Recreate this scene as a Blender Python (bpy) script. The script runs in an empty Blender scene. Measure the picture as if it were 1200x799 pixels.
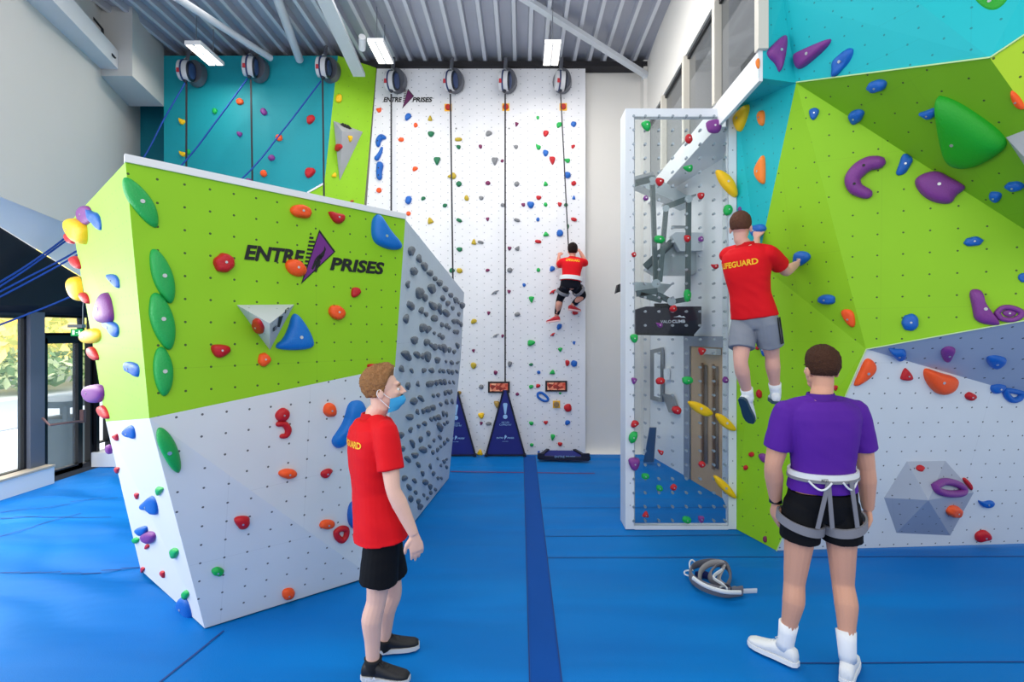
import bpy, math, random
from mathutils import Vector, Matrix, noise
from mathutils.bvhtree import BVHTree
random.seed(7)
V = Vector
SC = bpy.context.scene
COL = SC.collection
# ------------------------------------------------------------ survey helper
F, CX, CY, H = 600.0, 610.0, 389.0, 1.9      # focal length (of a 1200 px frame), vanishing point, eye height
CAM = V((0, 0, H))
def ray(px, py): return V(((px-CX)/F, 1.0, -(py-CY)/F))
def P(px, py, Y): return CAM + ray(px, py)*Y
def FL(px, py):   return P(px, py, F*H/(py-CY))
def onplane(px, py, p0, n):
    d = ray(px, py); return CAM + d*((p0-CAM).dot(n)/d.dot(n))
# ------------------------------------------------------------ materials
def lin(c):
    return tuple(((x/255)/12.92 if x/255 <= .04045 else ((x/255+.055)/1.055)**2.4) for x in c)+(1.0,)
_M = {}
def mat(name, rgb, rough=.55, metal=0, bump=0, bscale=60, var=0.0, emit=0, alpha=1, spec=.5, fabric=False):
    if name in _M: return _M[name]
    m = bpy.data.materials.new(name); m.use_nodes = True; nt = m.node_tree; b = nt.nodes['Principled BSDF']
    c = lin(rgb); b.inputs['Base Color'].default_value = c
    b.inputs['Roughness'].default_value = rough; b.inputs['Metallic'].default_value = metal
    b.inputs['Specular IOR Level'].default_value = spec
    if emit:
        b.inputs['Emission Color'].default_value = c; b.inputs['Emission Strength'].default_value = emit
    if bump or var:
        tc = nt.nodes.new('ShaderNodeTexCoord'); no = nt.nodes.new('ShaderNodeTexNoise')
        no.inputs['Scale'].default_value = bscale; no.inputs['Detail'].default_value = 4
        nt.links.new(tc.outputs['Object'], no.inputs['Vector'])
        if bump:
            bp = nt.nodes.new('ShaderNodeBump'); bp.inputs['Strength'].default_value = bump; bp.inputs['Distance'].default_value = .01
            nt.links.new(no.outputs['Fac'], bp.inputs['Height']); nt.links.new(bp.outputs['Normal'], b.inputs['Normal'])
        if var:
            mx = nt.nodes.new('ShaderNodeMix'); mx.data_type = 'RGBA'
            mx.inputs['A'].default_value = tuple(x*(1-var) for x in c[:3])+(1,); mx.inputs['B'].default_value = tuple(min(1, x*(1+var)) for x in c[:3])+(1,)
            nt.links.new(no.outputs['Fac'], mx.inputs['Factor']); nt.links.new(mx.outputs['Result'], b.inputs['Base Color'])
    if alpha < 1:
        out = nt.nodes['Material Output']; tr = nt.nodes.new('ShaderNodeBsdfTransparent'); ms = nt.nodes.new('ShaderNodeMixShader')
        ms.inputs[0].default_value = alpha; nt.links.new(tr.outputs[0], ms.inputs[1]); nt.links.new(b.outputs[0], ms.inputs[2]); nt.links.new(ms.outputs[0], out.inputs[0])
    _M[name] = m; return m
def nut_mat(name, rgb, sp=.13, rad=.0068, stag=True, rough=.6, dot=(25, 30, 35), seam=1.17, strength=.85, bump=.05):
    """painted board: grid of bolt holes and fine board joints, in board metres (UV)"""
    if name in _M: return _M[name]
    m = bpy.data.materials.new(name); m.use_nodes = True; nt = m.node_tree; b = nt.nodes['Principled BSDF']
    L = nt.links.new; N = nt.nodes.new
    def mth(op, a, c=None):
        n = N('ShaderNodeMath'); n.operation = op
        for i, x in enumerate((a, c)):
            if x is None: continue
            if isinstance(x, (int, float)): n.inputs[i].default_value = x
            else: L(x, n.inputs[i])
        return n.outputs[0]
    uv = N('ShaderNodeUVMap'); s = N('ShaderNodeSeparateXYZ'); L(uv.outputs[0], s.inputs[0])
    def dots(ox, oy, spx, spy):
        fx = mth('SUBTRACT', mth('FRACT', mth('ADD', mth('DIVIDE', s.outputs[0], spx), ox)), .5)
        fy = mth('SUBTRACT', mth('FRACT', mth('ADD', mth('DIVIDE', s.outputs[1], spy), oy)), .5)
        fx = mth('MULTIPLY', fx, spx); fy = mth('MULTIPLY', fy, spy)
        return mth('LESS_THAN', mth('ADD', mth('MULTIPLY', fx, fx), mth('MULTIPLY', fy, fy)), rad*rad)
    d = dots(0, 0, sp, sp)
    if stag == 'diag': d = mth('MAXIMUM', dots(0, 0, sp*2, sp), dots(.5, .5, sp*2, sp))
    sx = mth('LESS_THAN', mth('ABSOLUTE', mth('SUBTRACT', mth('FRACT', mth('DIVIDE', s.outputs[0], seam)), .5)), .0016/seam)
    sy = mth('LESS_THAN', mth('ABSOLUTE', mth('SUBTRACT', mth('FRACT', mth('DIVIDE', s.outputs[1], seam)), .5)), .0016/seam)
    fac = mth('MAXIMUM', mth('MULTIPLY', d, strength), mth('MULTIPLY', mth('MAXIMUM', sx, sy), .10))
    no = N('ShaderNodeTexNoise'); no.inputs['Scale'].default_value = 3; no.inputs['Detail'].default_value = 5; L(uv.outputs[0], no.inputs['Vector'])
    c = lin(rgb); mv = N('ShaderNodeMix'); mv.data_type = 'RGBA'
    mv.inputs['A'].default_value = tuple(x*.95 for x in c[:3])+(1,); mv.inputs['B'].default_value = tuple(min(1, x*1.05) for x in c[:3])+(1,)
    L(no.outputs['Fac'], mv.inputs['Factor'])
    mx = N('ShaderNodeMix'); mx.data_type = 'RGBA'; L(fac, mx.inputs['Factor']); L(mv.outputs['Result'], mx.inputs['A']); mx.inputs['B'].default_value = lin(dot)
    L(mx.outputs['Result'], b.inputs['Base Color']); b.inputs['Roughness'].default_value = rough
    n2 = N('ShaderNodeTexNoise'); n2.inputs['Scale'].default_value = 180; L(uv.outputs[0], n2.inputs['Vector'])
    bp = N('ShaderNodeBump'); bp.inputs['Strength'].default_value = bump; bp.inputs['Distance'].default_value = .01
    L(n2.outputs['Fac'], bp.inputs['Height']); L(bp.outputs['Normal'], b.inputs['Normal'])
    _M[name] = m; return m
# ------------------------------------------------------------ geometry collector
class MB:
    def __init__(s): s.v = []; s.f = []; s.m = []
    def add(s, vs, fs, mi=0):
        o = len(s.v); s.v += [V(a) for a in vs]; s.f += [tuple(i+o for i in f) for f in fs]; s.m += [mi]*len(fs); return s
    def obox(s, c, x, y, z, mi=0):           # centre and three half axes
        c, x, y, z = V(c), V(x), V(y), V(z)
        vs = [c+x*i+y*j+z*k for i in (-1, 1) for j in (-1, 1) for k in (-1, 1)]
        return s.add(vs, [(0,1,3,2),(4,6,7,5),(0,4,5,1),(2,3,7,6),(0,2,6,4),(1,5,7,3)], mi)
    def box(s, a, b, mi=0):
        a, b = V(a), V(b); c = (a+b)/2; h = (b-a)/2
        return s.obox(c, (h.x,0,0), (0,h.y,0), (0,0,h.z), mi)
    def bar(s, p, q, w, h, up=(0,0,1), mi=0):
        p, q = V(p), V(q); d = (q-p); l = d.length; d = d/l; u = V(up); r = d.cross(u)
        if r.length < 1e-4: r = d.cross(V((1,0,0)))
        r.normalize(); u = r.cross(d)
        return s.obox((p+q)/2, d*(l/2), r*(w/2), u*(h/2), mi)
    def loft(s, rings, cap=True, mi=0):
        n = len(rings[0]); vs = [p for r in rings for p in r]; fs = []
        for k in range(len(rings)-1):
            for i in range(n):
                j = (i+1) % n; fs.append((k*n+i, k*n+j, (k+1)*n+j, (k+1)*n+i))
        if cap: fs.append(tuple(range(n))[::-1]); fs.append(tuple((len(rings)-1)*n+i for i in range(n)))
        return s.add(vs, fs, mi)
    def sect(s, secs, n=24, p=2.0, cap=True, mi=0):   # (centre, half axis a, half axis b)
        R = []
        for c, a, b in secs:
            r = []
            for i in range(n):
                t = 2*math.pi*i/n; ct, st = math.cos(t), math.sin(t)
                r.append(V(c)+V(a)*(math.copysign(abs(ct)**(2/p), ct))+V(b)*(math.copysign(abs(st)**(2/p), st)))
            R.append(r)
        return s.loft(R, cap, mi)
    def tube(s, pts, rad, n=10, cap=True, mi=0, flat=None, closed=False):
        pts = [V(p) for p in pts]; N = len(pts)
        if not hasattr(rad, '__len__'): rad = [rad]*N
        prev = None; secs = []
        for i, p in enumerate(pts):
            if closed: t = (pts[(i+1) % N]-pts[i-1]).normalized()
            else: t = (pts[min(i+1, N-1)]-pts[max(i-1, 0)]).normalized()
            if prev is None:
                a = t.cross(V((0,0,1))) if flat is None else V(flat)-t*V(flat).dot(t)
                if a.length < 1e-3: a = t.cross(V((1,0,0)))
            else: a = prev-t*prev.dot(t)
            a.normalize(); prev = a; b = t.cross(a)
            r = rad[i]
            if hasattr(r, '__len__'): secs.append((p, a*r[0], b*r[1]))
            else: secs.append((p, a*r, b*r))
        if closed: secs.append(secs[0]); cap = False
        return s.sect(secs, n, 2.0, cap, mi)
    def ell(s, c, rx, ry, rz, n=20, m=12, mi=0, fr=None):
        c = V(c); X, Y, Z = fr or (V((1,0,0)), V((0,1,0)), V((0,0,1))); vs = [c-Z*rz]; fs = []
        for j in range(1, m):
            a = -math.pi/2+math.pi*j/m
            for i in range(n):
                t = 2*math.pi*i/n; vs.append(c+X*(rx*math.cos(a)*math.cos(t))+Y*(ry*math.cos(a)*math.sin(t))+Z*(rz*math.sin(a)))
        vs.append(c+Z*rz); L = len(vs)-1
        for i in range(n):
            j = (i+1) % n; fs.append((0, 1+j, 1+i)); fs.append((L, 1+(m-2)*n+i, 1+(m-2)*n+j))
            for k in range(m-2): fs.append((1+k*n+i, 1+k*n+j, 1+(k+1)*n+j, 1+(k+1)*n+i))
        return s.add(vs, fs, mi)
    def cyl(s, a, b, r, n=20, r2=None, mi=0):
        return s.tube([a, b], [r, r if r2 is None else r2], n, True, mi)
    def prism(s, poly, d, mi=0):
        n = len(poly); d = V(d); vs = [V(p) for p in poly]+[V(p)+d for p in poly]
        fs = [tuple(range(n)), tuple(range(2*n-1, n-1, -1))]+[(i, n+i, n+(i+1) % n, (i+1) % n) for i in range(n)]
        return s.add(vs, fs, mi)
    def torus(s, c, a, b, r, n=32, k=10, mi=0):        # ring in the plane of half axes a, b
        return s.tube([V(c)+V(a)*math.cos(2*math.pi*i/n)+V(b)*math.sin(2*math.pi*i/n) for i in range(n)], r, k, closed=True, mi=mi)
WO = {}                                                 # world origin of every object made
def empty(name, loc, **kw):
    o = bpy.data.objects.new(name, None); o.empty_display_size = .1; COL.objects.link(o); o.location = V(loc); WO[o.name] = V(loc); tag(o, **kw); return o
def tag(o, label=None, cat=None, group=None, kind=None):
    if label: o['label'] = label
    if cat: o['category'] = cat
    if group: o['group'] = group
    if kind: o['kind'] = kind
    return o
def link_mesh(name, me, origin, parent=None, **kw):
    o = bpy.data.objects.new(name, me); COL.objects.link(o); WO[o.name] = V(origin)
    if parent: o.parent = parent; o.location = V(origin)-WO[parent.name]
    else: o.location = V(origin)
    tag(o, **kw); return o
def build(name, mb, mats, parent=None, smooth=35, origin=None, remesh=0, smo=0, uvf=None, disp=None, **kw):
    if not isinstance(mats, (list, tuple)): mats = [mats]
    if origin is None:
        xs = [v.x for v in mb.v]; ys = [v.y for v in mb.v]; zs = [v.z for v in mb.v]
        origin = V(((min(xs)+max(xs))/2, (min(ys)+max(ys))/2, min(zs) if not parent else (min(zs)+max(zs))/2))
    origin = V(origin)
    me = bpy.data.meshes.new(name); me.from_pydata([v-origin for v in mb.v], [], mb.f); me.validate(); 
    import bmesh
    bm = bmesh.new(); bm.from_mesh(me); 
    if not uvf: bmesh.ops.recalc_face_normals(bm, faces=bm.faces)
    bm.to_mesh(me); bm.free()
    if remesh:
        t = bpy.data.objects.new('t', me); COL.objects.link(t)
        md = t.modifiers.new('r', 'REMESH'); md.mode = 'VOXEL'; md.voxel_size = remesh
        if smo: sm = t.modifiers.new('s', 'SMOOTH'); sm.factor = .5; sm.iterations = smo
        dg = bpy.context.evaluated_depsgraph_get(); m2 = bpy.data.meshes.new_from_object(t.evaluated_get(dg)); bpy.data.objects.remove(t); me = m2; me.name = name
    if disp:
        me.update(); nn = [v.normal.copy() for v in me.vertices]
        for v, n_ in zip(me.vertices, nn): v.co = v.co+n_*disp(v.co+origin, n_)
    me.materials.clear()
    for m in mats: me.materials.append(m)
    if not remesh and len(me.polygons) == len(mb.m): me.polygons.foreach_set('material_index', mb.m)
    if uvf:
        uvl = me.uv_layers.new(name='UVMap')
        for p in me.polygons:
            for li in p.loop_indices: uvl.data[li].uv = uvf(me.vertices[me.loops[li].vertex_index].co+origin, p.normal)
    me.polygons.foreach_set('use_smooth', [bool(smooth)]*len(me.polygons))
    if smooth and smooth < 180 and not remesh:
        me.update(); me.set_sharp_from_angle(angle=math.radians(smooth))
    me.update()
    return link_mesh(name, me, origin, parent, **kw)
def planeuv(co, n):
    u = V((0,0,1)).cross(n)
    if u.length < 1e-3: u = V((1,0,0))
    u.normalize()
    if u.x < 0: u = -u
    v = n.cross(u)
    if v.z < 0: v = -v
    return (co.dot(u), co.dot(v))
def text2d(s, size=1, shear=0, offset=0, ext=.002, spacing=1):
    cu = bpy.data.curves.new('t', 'FONT'); cu.body = s; cu.size = size; cu.shear = shear; cu.offset = offset*size; cu.extrude = 0; cu.align_x = 'LEFT'; cu.space_character = spacing; cu.resolution_u = 3
    o = bpy.data.objects.new('t', cu); COL.objects.link(o); dg = bpy.context.evaluated_depsgraph_get(); me = bpy.data.meshes.new_from_object(o.evaluated_get(dg))
    vs = [v.co.copy() for v in me.vertices]; fs = [tuple(p.vertices) for p in me.polygons]; bpy.data.objects.remove(o); bpy.data.meshes.remove(me)
    return vs, fs
def put_text(mb, s, p0, p1, h, n, shear=0, offset=0, mi=0, proj=None, vdir=None):
    """lay words from p0 to p1 (baseline), letter height h"""
    vs, fs = text2d(s, 1, shear, offset); x0 = min(v.x for v in vs); x1 = max(v.x for v in vs); y1 = max(v.y for v in vs); y0 = 0
    u = V(p1)-V(p0); n = V(n).normalized(); v = vdir or n.cross(u).normalized()
    out = [V(p0)+u*((a.x-x0)/(x1-x0))+v*((a.y)/(y1)*h)+n*.002 for a in vs]
    if proj: out = [proj(p) for p in out]
    mb.add(out, fs, mi)
def smoothpoly(pts, it=2):
    for _ in range(it):
        q = []
        for i in range(len(pts)):
            a, b = V(pts[i]), V(pts[(i+1) % len(pts)]); q += [a*.75+b*.25, a*.25+b*.75]
        pts = q
    return pts
def crom(pts, k=6):
    pts = [V(p) for p in pts]; out = []
    for i in range(len(pts)-1):
        a, b, c, d = pts[max(i-1, 0)], pts[i], pts[i+1], pts[min(i+2, len(pts)-1)]
        for j in range(k):
            t = j/k; out.append(.5*((2*b)+(c-a)*t+(2*a-5*b+4*c-d)*t*t+(-a+3*b-3*c+d)*t**3))
    return out+[pts[-1]]
# ============================================================ camera, light
cd = bpy.data.cameras.new('camera'); cam = bpy.data.objects.new('camera', cd); COL.objects.link(cam); SC.camera = cam
cam.location = CAM; cam.rotation_euler = (math.pi/2, 0, 0); cd.lens = 18; cd.sensor_width = 36; cd.clip_start = .05
cd.shift_x = -(CX-600)/1200; cd.shift_y = -(399.5-CY)/1200
SC.view_settings.view_transform = 'Standard'; SC.view_settings.look = 'None'
SC.view_settings.exposure = -0.17
w = bpy.data.worlds.new('daylight'); SC.world = w; w.use_nodes = True
bg = w.node_tree.nodes['Background']; bg.inputs[0].default_value = (.91, .96, 1, 1); bg.inputs[1].default_value = .92
def area(name, loc, to, sx, sy, e, col=(1,1,1)):
    l = bpy.data.lights.new(name, 'AREA'); l.shape = 'RECTANGLE'; l.size = sx; l.size_y = sy; l.energy = e; l.color = col
    o = bpy.data.objects.new(name, l); COL.objects.link(o); o.location = loc; o.rotation_euler = (V(to)-V(loc)).to_track_quat('-Z', 'Y').to_euler(); return o
area('window_light', (-5.6, 1.6, 2.3), (0, 3.6, .8), 4.5, 2.6, 225, (.95,.98,1))
area('glass_light', (-5.8, 5.0, 2.0), (-3.9, 4.4, 0), 2.4, .9, 75, (.95,.98,1))
area('hall_light', (0.5, -1.5, 5.2), (0.5, 5, 1.2), 6, 3, 140, (1,.98,.95))
area('roof_light', (-1.5, 4.6, 5.7), (-1.5, 5.2, 0), 5, 3.5, 110, (1,.97,.93))

area('bay_fill', (.5, 5.5, 5.6), (1.9, 6.8, .8), 1.6, 1.2, 42, (1,.98,.95))  # unseen fill lamp added to brighten the wall behind the clear panel
area('street_daylight_fill', (-14, 12, 9), (-15, 16, 0), 12, 12, 4200)  # added area lamp topping up the daylight outdoors
LIME, TEAL, WHITE = (146, 205, 12), (0, 186, 194), (224, 230, 232)
m_lime = nut_mat('lime_board', LIME); m_limer = nut_mat('lime_board_right', LIME, sp=.16); m_white = nut_mat('white_board', WHITE, rad=.0068); m_teal = nut_mat('teal_board', TEAL, rad=.007, strength=.5)
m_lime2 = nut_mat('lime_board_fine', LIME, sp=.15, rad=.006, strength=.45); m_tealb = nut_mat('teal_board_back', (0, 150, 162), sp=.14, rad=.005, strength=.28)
m_backw = nut_mat('white_board_back', (232, 232, 236), sp=.113, rad=.0075, stag='diag', dot=(120, 125, 135), strength=.8)
m_white_shaded = nut_mat('white_board_shaded', (170, 182, 200), rad=.008); m_gvol = mat('grey_volume', (172, 174, 180), .7, bump=.1, bscale=200)
m_yell = nut_mat('bright_lime_board', (186, 222, 40)); m_pale = nut_mat('pale_board', (196, 208, 218), rad=.004, strength=.3)
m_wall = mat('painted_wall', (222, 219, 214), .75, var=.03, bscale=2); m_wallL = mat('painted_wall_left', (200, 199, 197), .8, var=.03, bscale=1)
m_trimw = mat('white_trim', (235, 236, 238), .5); m_steel = mat('brushed_steel', (150, 155, 160), .35, .8); m_black = mat('black_metal', (12, 15, 22), .45)
m_dark = mat('dark_panel', (6, 14, 30), .6)
# ============================================================ room
def quad(name, pts, m, kind='structure', **kw):
    return build(name, MB().add(pts, [tuple(range(len(pts)))]), m, smooth=0, origin=pts[0], uvf=planeuv, kind=kind, **kw)
YB = 7.97
# floor: blue vinyl over mats, with joints
m_floor = bpy.data.materials.new('blue_vinyl'); m_floor.use_nodes = True
nt = m_floor.node_tree; b = nt.nodes['Principled BSDF']; tc = nt.nodes.new('ShaderNodeTexCoord')
n1 = nt.nodes.new('ShaderNodeTexNoise'); n1.inputs['Scale'].default_value = .9; n1.inputs['Detail'].default_value = 1
mp = nt.nodes.new('ShaderNodeMapping'); mp.inputs['Scale'].default_value = (.55, 2.2, 1); mp.inputs['Rotation'].default_value = (0, 0, .35)
nt.links.new(tc.outputs['Object'], mp.inputs['Vector']); nt.links.new(mp.outputs[0], n1.inputs['Vector'])
cr = nt.nodes.new('ShaderNodeMix'); cr.data_type = 'RGBA'; cr.inputs['A'].default_value = lin((0, 98, 178)); cr.inputs['B'].default_value = lin((0, 126, 206))
nt.links.new(n1.outputs['Fac'], cr.inputs['Factor']); nt.links.new(cr.outputs['Result'], b.inputs['Base Color'])
n2 = nt.nodes.new('ShaderNodeTexNoise'); n2.inputs['Scale'].default_value = 160; nt.links.new(tc.outputs['Object'], n2.inputs['Vector'])
bp = nt.nodes.new('ShaderNodeBump'); bp.inputs['Strength'].default_value = .12; bp.inputs['Distance'].default_value = .01
nt.links.new(n2.outputs['Fac'], bp.inputs['Height'])
n3 = nt.nodes.new('ShaderNodeTexNoise'); n3.inputs['Scale'].default_value = 1.1; n3.inputs['Detail'].default_value = .6; n3.inputs['Distortion'].default_value = .4
nt.links.new(mp.outputs[0], n3.inputs['Vector']); b3 = nt.nodes.new('ShaderNodeBump'); b3.inputs['Strength'].default_value = .45; b3.inputs['Distance'].default_value = .16
nt.links.new(n3.outputs['Fac'], b3.inputs['Height']); nt.links.new(bp.outputs['Normal'], b3.inputs['Normal']); nt.links.new(b3.outputs['Normal'], b.inputs['Normal'])
b.inputs['Roughness'].default_value = .55; b.inputs['Specular IOR Level'].default_value = .12
m_strip = mat('blue_vinyl_strip', (0, 74, 158), .6, var=.05, bscale=4, spec=.12); m_joint = mat('blue_joint', (0, 48, 120), .7); m_redl = mat('red_joint', (120, 30, 90), .7)
fl = MB(); nx, ny = 150, 120
def fz(x, y):
    wgt = max(0, min(1, (-x-1.8)/1.5))*max(0, min(1, (x+5.8)/.6))
    d = x*.45+y
    f = .06*(math.sin(d*11+noise.noise(V((x*1.1, y*1.1, 0)))*4)**3)*max(0, noise.noise(V((x*.5, y*1.3, 3)))+.3)
    return -.010+f*wgt + .004*noise.noise(V((x*1.4, y*1.4, 9)))*min(1, max(0, abs(x)/1))
for j in range(ny+1):
    for i in range(nx+1):
        x = -5.96+i*(12.0/nx); y = .4+j*((YB-.38)/ny); fl.v.append(V((x, y, fz(x, y))))
for j in range(ny):
    for i in range(nx):
        a = j*(nx+1)+i; fl.f.append((a, a+1, a+nx+2, a+nx+1)); fl.m.append(0)
def fstrip(x0, y0, x1, y1, wd, mi, z=.004):
    a, c = V((x0, y0, 0)), V((x1, y1, 0)); n = int((c-a).length/.15)+1; t = (c-a).normalized(); s = V((-t.y, t.x, 0))*wd/2
    for k in range(n):
        p, q = a.lerp(c, k/n), a.lerp(c, (k+1)/n); zz = max(fz(u.x, u.y) for u in (p, q))+z
        fl.add([p-s+V((0,0,zz)), q-s+V((0,0,zz)), q+s+V((0,0,zz)), p+s+V((0,0,zz))], [(0,1,2,3)], mi)
fstrip(.138, .6, .138, 7.9, .165, 1)
for X in (.05, .225): fstrip(X, .6, X, 7.9, .008, 2, .006)
for y, x0, x1 in ((5.55, .23, 3.4), (4.78, .23, 2.1), (4.33, .23, 5.5), (2.95, 1.6, 5.5), (2.3, .23, 5.5)): fstrip(x0, y, x1, y+.03, .009, 2)
for p in (((0, 628), (95, 600)), ((0, 600), (138, 583)), ((0, 671), (165, 664)), ((262, 738), (186, 799)), ((0,566+40),(130,604))):
    a, c = FL(*p[0]), FL(*p[1]); fstrip(a.x, a.y, c.x, c.y, .012, 2)
a = FL(528, 552); c = FL(697, 554); fstrip(a.x, a.y, c.x, c.y, .03, 3)
build('floor', fl, [m_floor, m_strip, m_joint, m_redl], smooth=180, kind='structure', origin=(0,4,0))
# back wall (plain part at right) and ceiling
quad('wall_back', [V((-6.3, 8.12, -.3)), V((2.02, 8.12, -.3)), V((2.02, 8.12, 6.2)), V((-6.3, 8.12, 6.2))], m_wall)
cl = MB(); x = -7.4
while x < 2.6:
    pr = [(0, 6.16), (.135, 6.16), (.15, 6.08), (.2, 6.08), (.215, 6.16), (.2302, 6.16)]
    for (a0, z0), (a1, z1) in zip(pr, pr[1:]): cl.add([V((x+a0, .6, z0)), V((x+a1, .6, z1)), V((x+a1, 8.2, z1)), V((x+a0, 8.2, z0))], [(0,1,2,3)], 1 if z0 == z1 == 6.08 else 0)
    x += .2302
m_ceil = mat('ribbed_steel_deck', (176, 179, 190), .5, .25, var=.05, bscale=5); m_rib = mat('ribbed_steel_rib', (206, 209, 216), .5, .1)
build('ceiling', cl, [m_ceil, m_rib], smooth=0, kind='structure', origin=(0,4,6.1))
build('gap_shade_strip', MB().box((-6.2, 7.9, 6.0), (2.0, 8.1, 6.08)), mat('gap_shade', (38, 36, 40), .8), smooth=0, kind='structure')  # dark strip painted in for the shade in the gap above the walls
# left wall
def LW(Y, z): return V((-5.96+.36*(8-Y), Y, z))
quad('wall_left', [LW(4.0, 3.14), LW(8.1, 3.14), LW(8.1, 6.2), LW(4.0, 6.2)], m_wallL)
e0 = P(0, 265, 5.7); e1 = P(92, 322, 6.72); d = (e1-e0)
ea, eb = e0-d*1.2, e1+d*.9
quad('trim_2', [LW(4.0, 3.14), LW(8.1, 3.14), eb, ea], mat('soffit_glow_paint', (238, 240, 242), .7, emit=.05))  # faint glow lifts the soffit colour, though the soffit is no lamp
quad('trim_3', [ea+V((-.02,0,0)), eb+V((-.02,0,0)), V((-6.07, 8.1, 2.12)), V((-6.07, 3.4, 2.12))], m_dark)
XW = -6.05
wl = MB()
for (y0, y1, z0, z1) in ((3.4, 8.1, -.3, .02), (7.55, 8.12, 0, 2.13), (3.4, 8.1, 2.1, 2.16)): wl.box((XW-.08, y0, z0), (XW, y1, z1))
build('wall_window_side', wl, mat('window_wall_paint', (40, 46, 58), .6), smooth=0, kind='structure')
# bulkhead box + duct at the ceiling
bk = MB(); A1, A2 = P(155, 89, 6.7), P(192, 124, 7.6)
lo = [LW(6.7, A1.z)+V((-.1,0,0)), A1, A2, LW(7.6, A1.z)+V((-.1,0,0))]
for q in lo: q.z = A1.z
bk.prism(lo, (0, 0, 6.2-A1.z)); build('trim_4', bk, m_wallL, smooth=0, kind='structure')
def beam(name, p, q, w, h, m, label, cat='beam', group=None, up=(0,0,1)):
    o = build(name, MB().bar(p, q, w, h, up), m, smooth=0, label=label, cat=cat, group=group); return o
m_beam = mat('painted_steel', (205, 210, 216), .5, var=.03, bscale=3)
du = MB().bar(P(40, -20, 5.0), P(128, 72, 6.75), .26, .24)
build('ceiling_duct', du, m_beam, smooth=0, label='pale boxed duct running along the top of the left wall', cat='duct')
mf = empty('mezzanine_railing', P(100, 20, 6.4), label='thin black rail frame beside the duct at the left ceiling', cat='railing')
for a, c in (((76, -2), (135, 68)), ((94, 2), (120, 34)), ((120, 34), (121, 50)), ((94, 2), (94, 20)), ((78, 2), (95, 4))):
    build('rail', MB().bar(P(*a, 6.5), P(*c, 6.5), .02, .02), m_black, mf, smooth=0)
def pipe(p, q, r, label, m=m_beam): return build('roof_brace', MB().cyl(p, q, r, 18), m, label=label, cat='brace')
pipe(P(205, -4, 5.9), P(317, 68, 7.4), .045, 'thin round brace slanting over the teal wall, left of the other braces')
pipe(P(322, -10, 6.2), P(351, 70, 7.5), .055, 'steep round brace between the long thin brace and the wide beam')
bmo = MB().bar(P(372, -20, 5.6), P(421, 88, 7.45), .17, .05, up=(0,-.3,1)).bar(P(372, -20, 5.6)+V((0,0,.09)), P(421, 88, 7.45)+V((0,0,.09)), .03, .18)
build('roof_beam', bmo, m_beam, smooth=0, label='wide pale steel beam ending above the lime strip', cat='beam')
pb = empty('roof_brace', P(690, 45, 7), label='long diagonal pale brace crossing the ceiling to the right corner', cat='brace')
build('bar', MB().bar(P(608, -6, 6.4), P(757, 88, 7.9), .09, .06), m_beam, pb, smooth=0); build('end_plate', MB().obox(P(757, 89, 7.92), (.06,0,0), (0,.02,0), (0,0,.05)), m_beam, pb, smooth=0)
# upper right wall: header, glazing, ledge ; lower right wall
def UW(Y, z, off=0): return V((1.96-.02*(8-Y)+off, Y, z))
quad('wall_right_upper', [UW(4.04, 5.12), UW(8.1, 5.12), UW(8.1, 6.2), UW(4.04, 6.2)], m_wall)
quad('trim_5', [UW(4.04, 5.12), UW(8.1, 5.12), UW(8.1, 5.12, .25), UW(4.04, 5.12, .25)], m_wall)
def RW(Y, z): return V((2.03+(7.75-Y)*.163, Y, z))
quad('wall_right_lower', [RW(8.1, -.35), RW(5.0, -.35), RW(5.0, 3.9), RW(8.1, 3.9)], nut_mat('lower_wall_paint', (232, 233, 236), rad=.0001, seam=1.3, strength=0))
lg = MB().prism([UW(4.04, 3.88), UW(8.1, 3.88), UW(8.1, 3.88, .03), UW(4.04, 3.88, .03)], (0,0,.24)).add([UW(4.95, 3.885), UW(8.1, 3.885), RW(8.1, 3.9), RW(5.0, 3.9)], [(0,1,2,3)])
build('trim_6', lg, m_trimw, smooth=0, kind='structure')
m_glass = mat('dark_glazing', (92, 94, 96), .06, 0, alpha=.82); m_mull = mat('mullion_paint', (214, 208, 196), .5)
yy = [8.0, 7.0, 6.0, 5.0, 4.04]
for i in range(4):
    wn = empty('window_%d' % (i+1), UW((yy[i]+yy[i+1])/2, 4.12, .03), kind='structure')
    f = MB().add([UW(yy[i], 4.12, .05), UW(yy[i+1], 4.12, .05), UW(yy[i+1], 5.12, .05), UW(yy[i], 5.12, .05)], [(0,1,2,3)])
    build('pane', f, m_glass, wn, smooth=0)
    for Y in (yy[i+1],): build('mullion', MB().box(UW(Y+.035, 4.12, -.02), UW(Y-.035, 5.12, .06)), m_mull, wn, smooth=0)
    build('window_head', MB().bar(UW(yy[i], 5.1, .04), UW(yy[i+1], 5.1, .04), .03, .04), m_black, wn, smooth=0)
# room seen beyond the glazing
quad('wall_beyond_glass', [UW(2, 4, 1.6), UW(8.3, 4, 1.6), UW(8.3, 6.2, 1.6), UW(2, 6.2, 1.6)], mat('beyond_paint', (120, 118, 112), .8))
# corner post
build('trim_7', MB().box((1.9, 7.9, 0), (2.0, 8.12, 6.1)), m_wall, smooth=0, kind='structure')
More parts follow.
